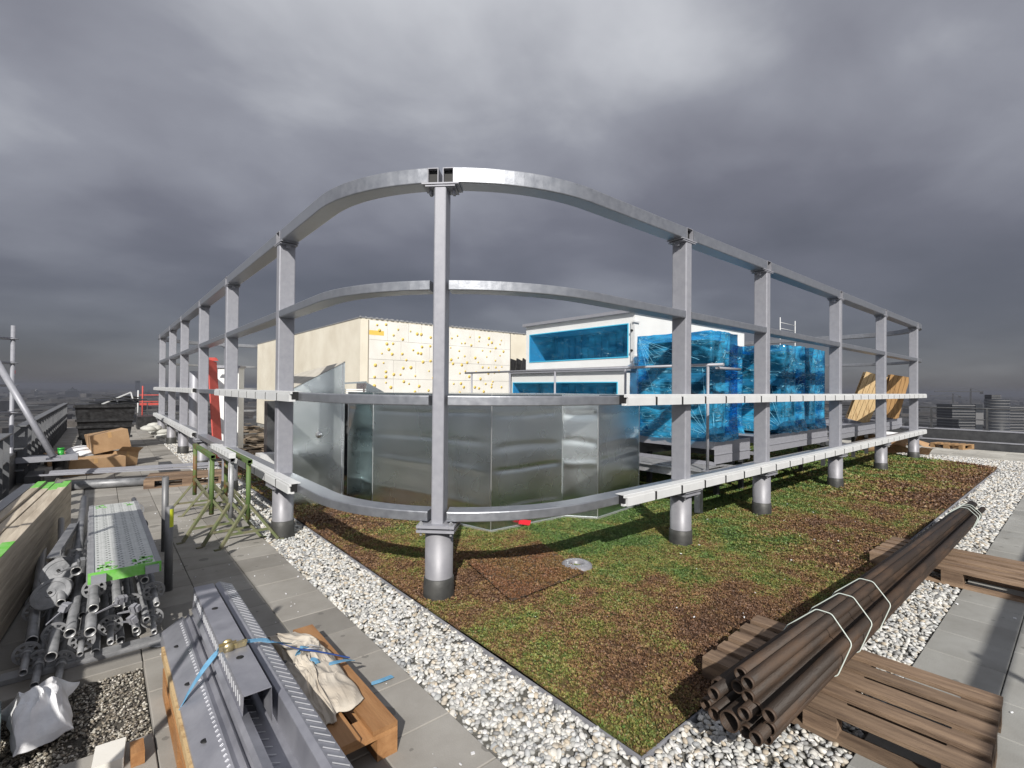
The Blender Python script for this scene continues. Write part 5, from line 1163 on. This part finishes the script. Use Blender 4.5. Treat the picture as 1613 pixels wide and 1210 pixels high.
m = MB(); p = px_at(232, 662, 19); m.box((p.x-.3, p.y, 0), (p.x+.7, p.y+1.2, .5)); solo('dark_crate', m, rubber, 'dark crate behind the sacks at the far left', 'crate')

# ================================================================== FAR RIGHT END
rp_ = thing('right_parapet', (20.9, 0, 0), 'low dark parapet with a grey railing along the far right roof edge', 'parapet')
m = MB(); m.box((20.15, -8, -.06), (20.6, 15, .21)); m.box((20.9, -8, -.06), (21.2, 15, .50)); part('upstand', m, dark_st, rp_)
m = MB(); m.box((20.13, -8, .211), (20.35, 15, .235)); m.box((20.88, -8, .501), (21.22, 15, .53)); part('coping', m, galv, rp_)
m = MB(); m.tube([(21.0, -8, 1.2), (21.0, 15, 1.2)], .025, 8); m.tube([(21.0, -8, .85), (21.0, 15, .85)], .018, 8); part('rail', m, dark_st, rp_)
for k in range(16):
    m = MB(); v = -7.2+k*1.32; m.box((20.975, v, .53), (21.025, v+.05, 1.2)); m.box((20.93, v-.05, .531), (21.07, v+.1, .55)); part('rail_post', m, dark_st, rp_)
b = MB(); b.box((20.9, -8, -60), (21.5, 27, -.07)); b.box((19.95, -2, -.064), (20.15, 22, -.02)); struct('roof_ledge', b, dark_st)
# stacked sheets, cardboard debris
pst = g(1466, 696); 
for k in range(9):
    m = MB(); M = Matrix.Translation((pst.x+.3, pst.y+.3, .03+.05*k)) @ Matrix.Rotation(R(-38+rg.uniform(-4, 4)), 4, 'Z'); m.cbox((0, 0, 0), (1.3, .8, .03), M)
    tag(part('grey_sheet', m, galv_dull, None), 'grey sheet in the low stack beyond the end of the frame', 'sheet', 'stack of grey sheets')
def debris(px_, py_, w_, h_, seed, label, m_):
    p = g(px_, py_); r2 = random.Random(seed); m = MB()
    for k in range(14):
        c = p+Vector((r2.uniform(-w_, w_), r2.uniform(-w_, w_), r2.uniform(.03, h_))); M = Matrix.Translation(c) @ Matrix.Rotation(r2.uniform(0, 3), 4, 'Z') @ Matrix.Rotation(r2.uniform(-.9, .9), 4, 'X') @ Matrix.Rotation(r2.uniform(-.5, .5), 4, 'Y'); s_ = r2.uniform(.2, .55)
        m.add([M @ Vector(v) for v in ((-s_/2, -.12, 0), (0, -.14, .05), (s_/2, -.12, 0), (s_/2, .12, .01), (0, .14, .06), (-s_/2, .12, .02))], [(0, 1, 4, 5), (1, 2, 3, 4)])
    return solo('torn_cardboard', m, m_, label, 'cardboard')
debris(1425, 716, .5, .4, 2, 'heap of torn brown cardboard behind the last column', card)
p = g(1416, 704, .05); m = MB(); m.lathe([(0, .42), (.4, .40), (.45, .34), (.45, .30), (0, .3)], p+Vector((.3, .4, 0)), Vector((.1, 0, 1)), 18); solo('round_lid', m, fleece, 'pale lid resting on the torn cardboard heap', 'lid')  # a lid lying on the cardboard heap
p = g(1371, 715); m = MB(); m.lathe([(.2, 0), (.26, 0), (.26, .34), (.2, .34), (.2, 0)], p+Vector((.1, .2, .26)), Vector((.8, -.5, 0)), 20); solo('cable_reel', m, card, 'brown cardboard ring lying left of the far column', 'reel')

# ================================================================== ADDED OUT OF VIEW BESIDE AND BEHIND THE CAMERA (placed to cast the shade at the left and the bands on the right path)
sl = thing('shade_scaffold', (-1.9, 1.4, -1), 'unseen scaffold bay beside the viewpoint, its deck added to shade the left path', 'scaffold')
for (x, y_) in ((-2.2, 1.6), (-.86, 1.6), (-2.2, 3.85), (-.86, 3.85)):
    m = MB(); m.tube([(x, y_, -6 if x < -1 else 0), (x, y_, 2.16)], .024, 10); part('standard', m, galv, sl)
for u in (-1.28, ):
    m = MB(); m.box((u, 1.65, 2.1), (u+.38, 3.8, 2.15)); part('deck', m, galv_dull, sl)
for y_ in (1.6, 3.85): m = MB(); m.tube([(-2.2, y_, 2.06), (-.86, y_, 2.06)], .024, 10); part('ledger', m, galv, sl)
sr = thing('shade_guard', (4, -2.0, 0), 'unseen steel edge guard added to cast shade bands on the right path', 'edge guard')  # added unseen so its boards throw shade across the right path
for k in range(10): m = MB(); m.tube([(-2+k*2.2, -2.0, 0), (-2+k*2.2, -2.0, 2.2)], .03, 10); part('guard_post', m, galv, sr)
m = MB(); m.box((-2.2, -2.05, 2.10), (18, -2.01, 2.20)); part('top_board', m, board, sr)
m = MB(); m.box((-2.2, -2.05, 1.28), (18, -2.01, 1.38)); part('mid_board', m, board, sr)

# loose chips and scraps scattered over the paving and the planting
rg = random.Random(77); m = MB()
for k in range(150):
    if k < 95: x, y_, z = rg.uniform(.3, 1.4), rg.uniform(1.6, 9), .003
    elif k < 125: x, y_, z = rg.uniform(2.2, 9), rg.uniform(1.5, 3.5), .05
    else: x, y_, z = rg.uniform(2.6, 7), rg.uniform(-.6, .7), .003
    s_ = rg.uniform(.002, .009); M = Matrix.Translation((x, y_, z+s_*.4)) @ Matrix.Rotation(rg.uniform(0, 3), 4, 'Z') @ Matrix.Rotation(rg.uniform(-.5, .5), 4, 'X'); m.cbox((0, 0, 0), (s_*2, s_*rg.uniform(.6, 1.6), s_*.8), M)
o = part('litter', m, fleece, None); o['kind'] = 'stuff'; o['label'] = 'tiny pale chips and crumbs scattered over paving and sedum'

# ================================================================== CITY AND HAZE
GZ = -62.
b = MB(); b.add([(-9000, -9000, GZ), (12000, -9000, GZ), (12000, 12000, GZ), (-9000, 12000, GZ)], [(0, 1, 2, 3)])
struct('ground', b, mat('city_ground', (.030, .032, .030), .95, 0, (.055, .052, .048), .01, 8))  # ground tone also holds the cloud shade over the city
FWD = Vector((math.cos(R(49.87)), math.sin(R(49.87)), 0)); RGT = Vector((FWD.y, -FWD.x, 0))
rg = random.Random(21); V = []; Fc = []; C = []
bfc = [(4,5,6,7),(0,1,5,4),(1,2,6,5),(2,3,7,6),(3,0,4,7)]
def citybox(c, sx, sy, h, rot, col):
    b0 = len(V); ca, sa = math.cos(rot), math.sin(rot)
    for z in (0, h):
        for (x, y) in ((-sx, -sy), (sx, -sy), (sx, sy), (-sx, sy)): V.append((c.x+x*ca-y*sa, c.y+x*sa+y*ca, GZ+z)); C.append(col)
    for f in bfc: Fc.append(tuple(i+b0 for i in f))
for k in range(9000):
    d = 150*math.exp(rg.random()*3.7); a = rg.uniform(-1.15, 1.15); lat = a*d
    c = FWD*d+RGT*lat; s_ = rg.uniform(8, 24)*(1+d/3500)
    if (-40 < c.x < 60 and -40 < c.y < 60): continue
    h = rg.uniform(8, 22)+(rg.random() < .03)*rg.uniform(5, 18)
    t = rg.choice([.03, .045, .06, .08, .05, .11]); w_ = rg.uniform(.9, 1.1)  # dark tones put the cloud shadow over the city into its colour
    citybox(c, s_, s_*rg.uniform(.4, 1), h, rg.choice([0, .3, .8, 1.2]), (t*w_, t*.97, t/w_*.95))
o = np_mesh('city', np.array(V), np.array(Fc), mat('city_block', (1, 1, 1), .9, attr='Col', col2=(.5, .5, .5), nscale=.15), False, np.array(C), 4); o['kind'] = 'stuff'; o['label'] = 'hazy city of low blocks far below the roof, cloud shade in its dark colour'
stripe_l = mat('office_band_light', (.13, .13, .135), .7); stripe_d = mat('office_band_dark', (.025, .028, .033), .3)
def at_d(px_, py_, d_): return px_at(px_, py_, d_)
def office(px0, px1, pytop, d_, rows, label, rnd=False):
    a_ = at_d(px0, 640, d_); b_ = at_d(px1, 640, d_); zt = at_d((px0+px1)/2, pytop, d_).z; t = thing('office_block', ((a_.x+b_.x)/2, (a_.y+b_.y)/2, GZ), label, 'building', 'office blocks beyond the right railing')
    w_ = (b_-a_).length; c = (a_+b_)/2; M = Matrix.Translation((c.x, c.y, 0)) @ Matrix.Rotation(R(-40), 4, 'Z'); m = MB()
    if rnd: m.lathe([(0, zt), (w_/2, zt), (w_/2, GZ)], (c.x, c.y, 0), seg=20)
    else: m.box((-w_/2, 0, GZ), (w_/2, w_*.8, zt), M)
    wl = part('wall', m, stripe_d, t); m = MB(); st_ = (zt-at_d(px0, 690, d_).z)/rows
    for k in range(rows+6):
        z = zt-(k+.25)*st_
        if z < GZ+2: break
        if rnd: m.lathe([(w_/2+.08, z-st_*.3), (w_/2+.08, z)], (c.x, c.y, 0), seg=20)
        else: m.box((-w_/2-.3, -.3, z-st_*.35), (w_/2+.3, w_*.8+.3, z), M)
    part('floor_bands', m, stripe_l, t); return t
office(1500, 1535, 637, 330, 12, 'long dark office block with pale floor bands beyond the railing')
office(1537, 1548, 637, 360, 1, 'grey windowless slab tower between the two banded office blocks')
office(1556, 1585, 629, 300, 13, 'round banded office tower, tallest right of the frame', True)
office(1590, 1612, 640, 310, 11, 'banded office block at the right edge of the view')
office(1562, 1576, 622, 302, 30, 'small plant room crowning the round banded tower')
def crane(px_, py_, d_, jib, label):
    p = at_d(px_, py_, d_); t = thing('tower_crane', (p.x, p.y, GZ), label, 'crane', 'tower cranes on the horizon'); m = MB(); m.bar((p.x, p.y, GZ), (p.x, p.y, p.z+4), 1.6, 1.6, up=Vector((0, 1, 0))); part('mast', m, dark_st, t)
    m = MB(); m.bar(p-RGT*jib, p+RGT*jib*.35, 1.0, 1.2); m.bar(p+Vector((0, 0, 5)), p-RGT*jib*.7, .3, .3); m.bar(p+Vector((0, 0, 5)), p+RGT*jib*.3, .3, .3); m.cbox(p+RGT*jib*.3-Vector((0, 0, 1.5)), (3, 3, 3)); part('jib', m, dark_st, t)
crane(1529, 617, 620, 46, 'tall tower crane on the horizon above the office blocks'); crane(1501, 624, 760, 36, 'lower tower crane left of the taller one')
for (px_, pyt, d_, w_, lb) in ((217, 600, 3300, 26, 'lone slab tower on the left horizon'), (114, 613, 1900, 40, 'dark domed church bulk on the left horizon'), (57, 614, 2100, 10, 'thin church spire at far left')):
    p = at_d(px_, pyt, d_); t = thing('far_tower', (p.x, p.y, GZ), lb, 'tower'); m = MB(); m.box((p.x-w_/2, p.y-w_/2, GZ), (p.x+w_/2, p.y+w_/2, p.z-(0 if w_ == 26 else 8))); 
    if w_ != 26: m.lathe([(w_*.5, -10), (w_*.35, -2), (w_*.1, 3), (0, 9)], (p.x, p.y, p.z), seg=12)
    part('wall', m, stripe_d, t)
b = MB(); b.box((-6000, -6000, GZ-1), (9500, 9500, 14)); hzb = part('haze', b, D.materials.new('haze_air'), None); hzb['kind'] = 'stuff'; hzb['label'] = 'thin grey haze over the city'
hm2 = D.materials['haze_air']; hm2.use_nodes = True; t = hm2.node_tree; t.nodes.clear(); ou = t.nodes.new('ShaderNodeOutputMaterial'); vo = t.nodes.new('ShaderNodeVolumePrincipled')
vo.inputs['Color'].default_value = (.62, .64, .72, 1); vo.inputs['Density'].default_value = .0003; vo.inputs['Anisotropy'].default_value = .65; t.links.new(vo.outputs[0], ou.inputs['Volume'])
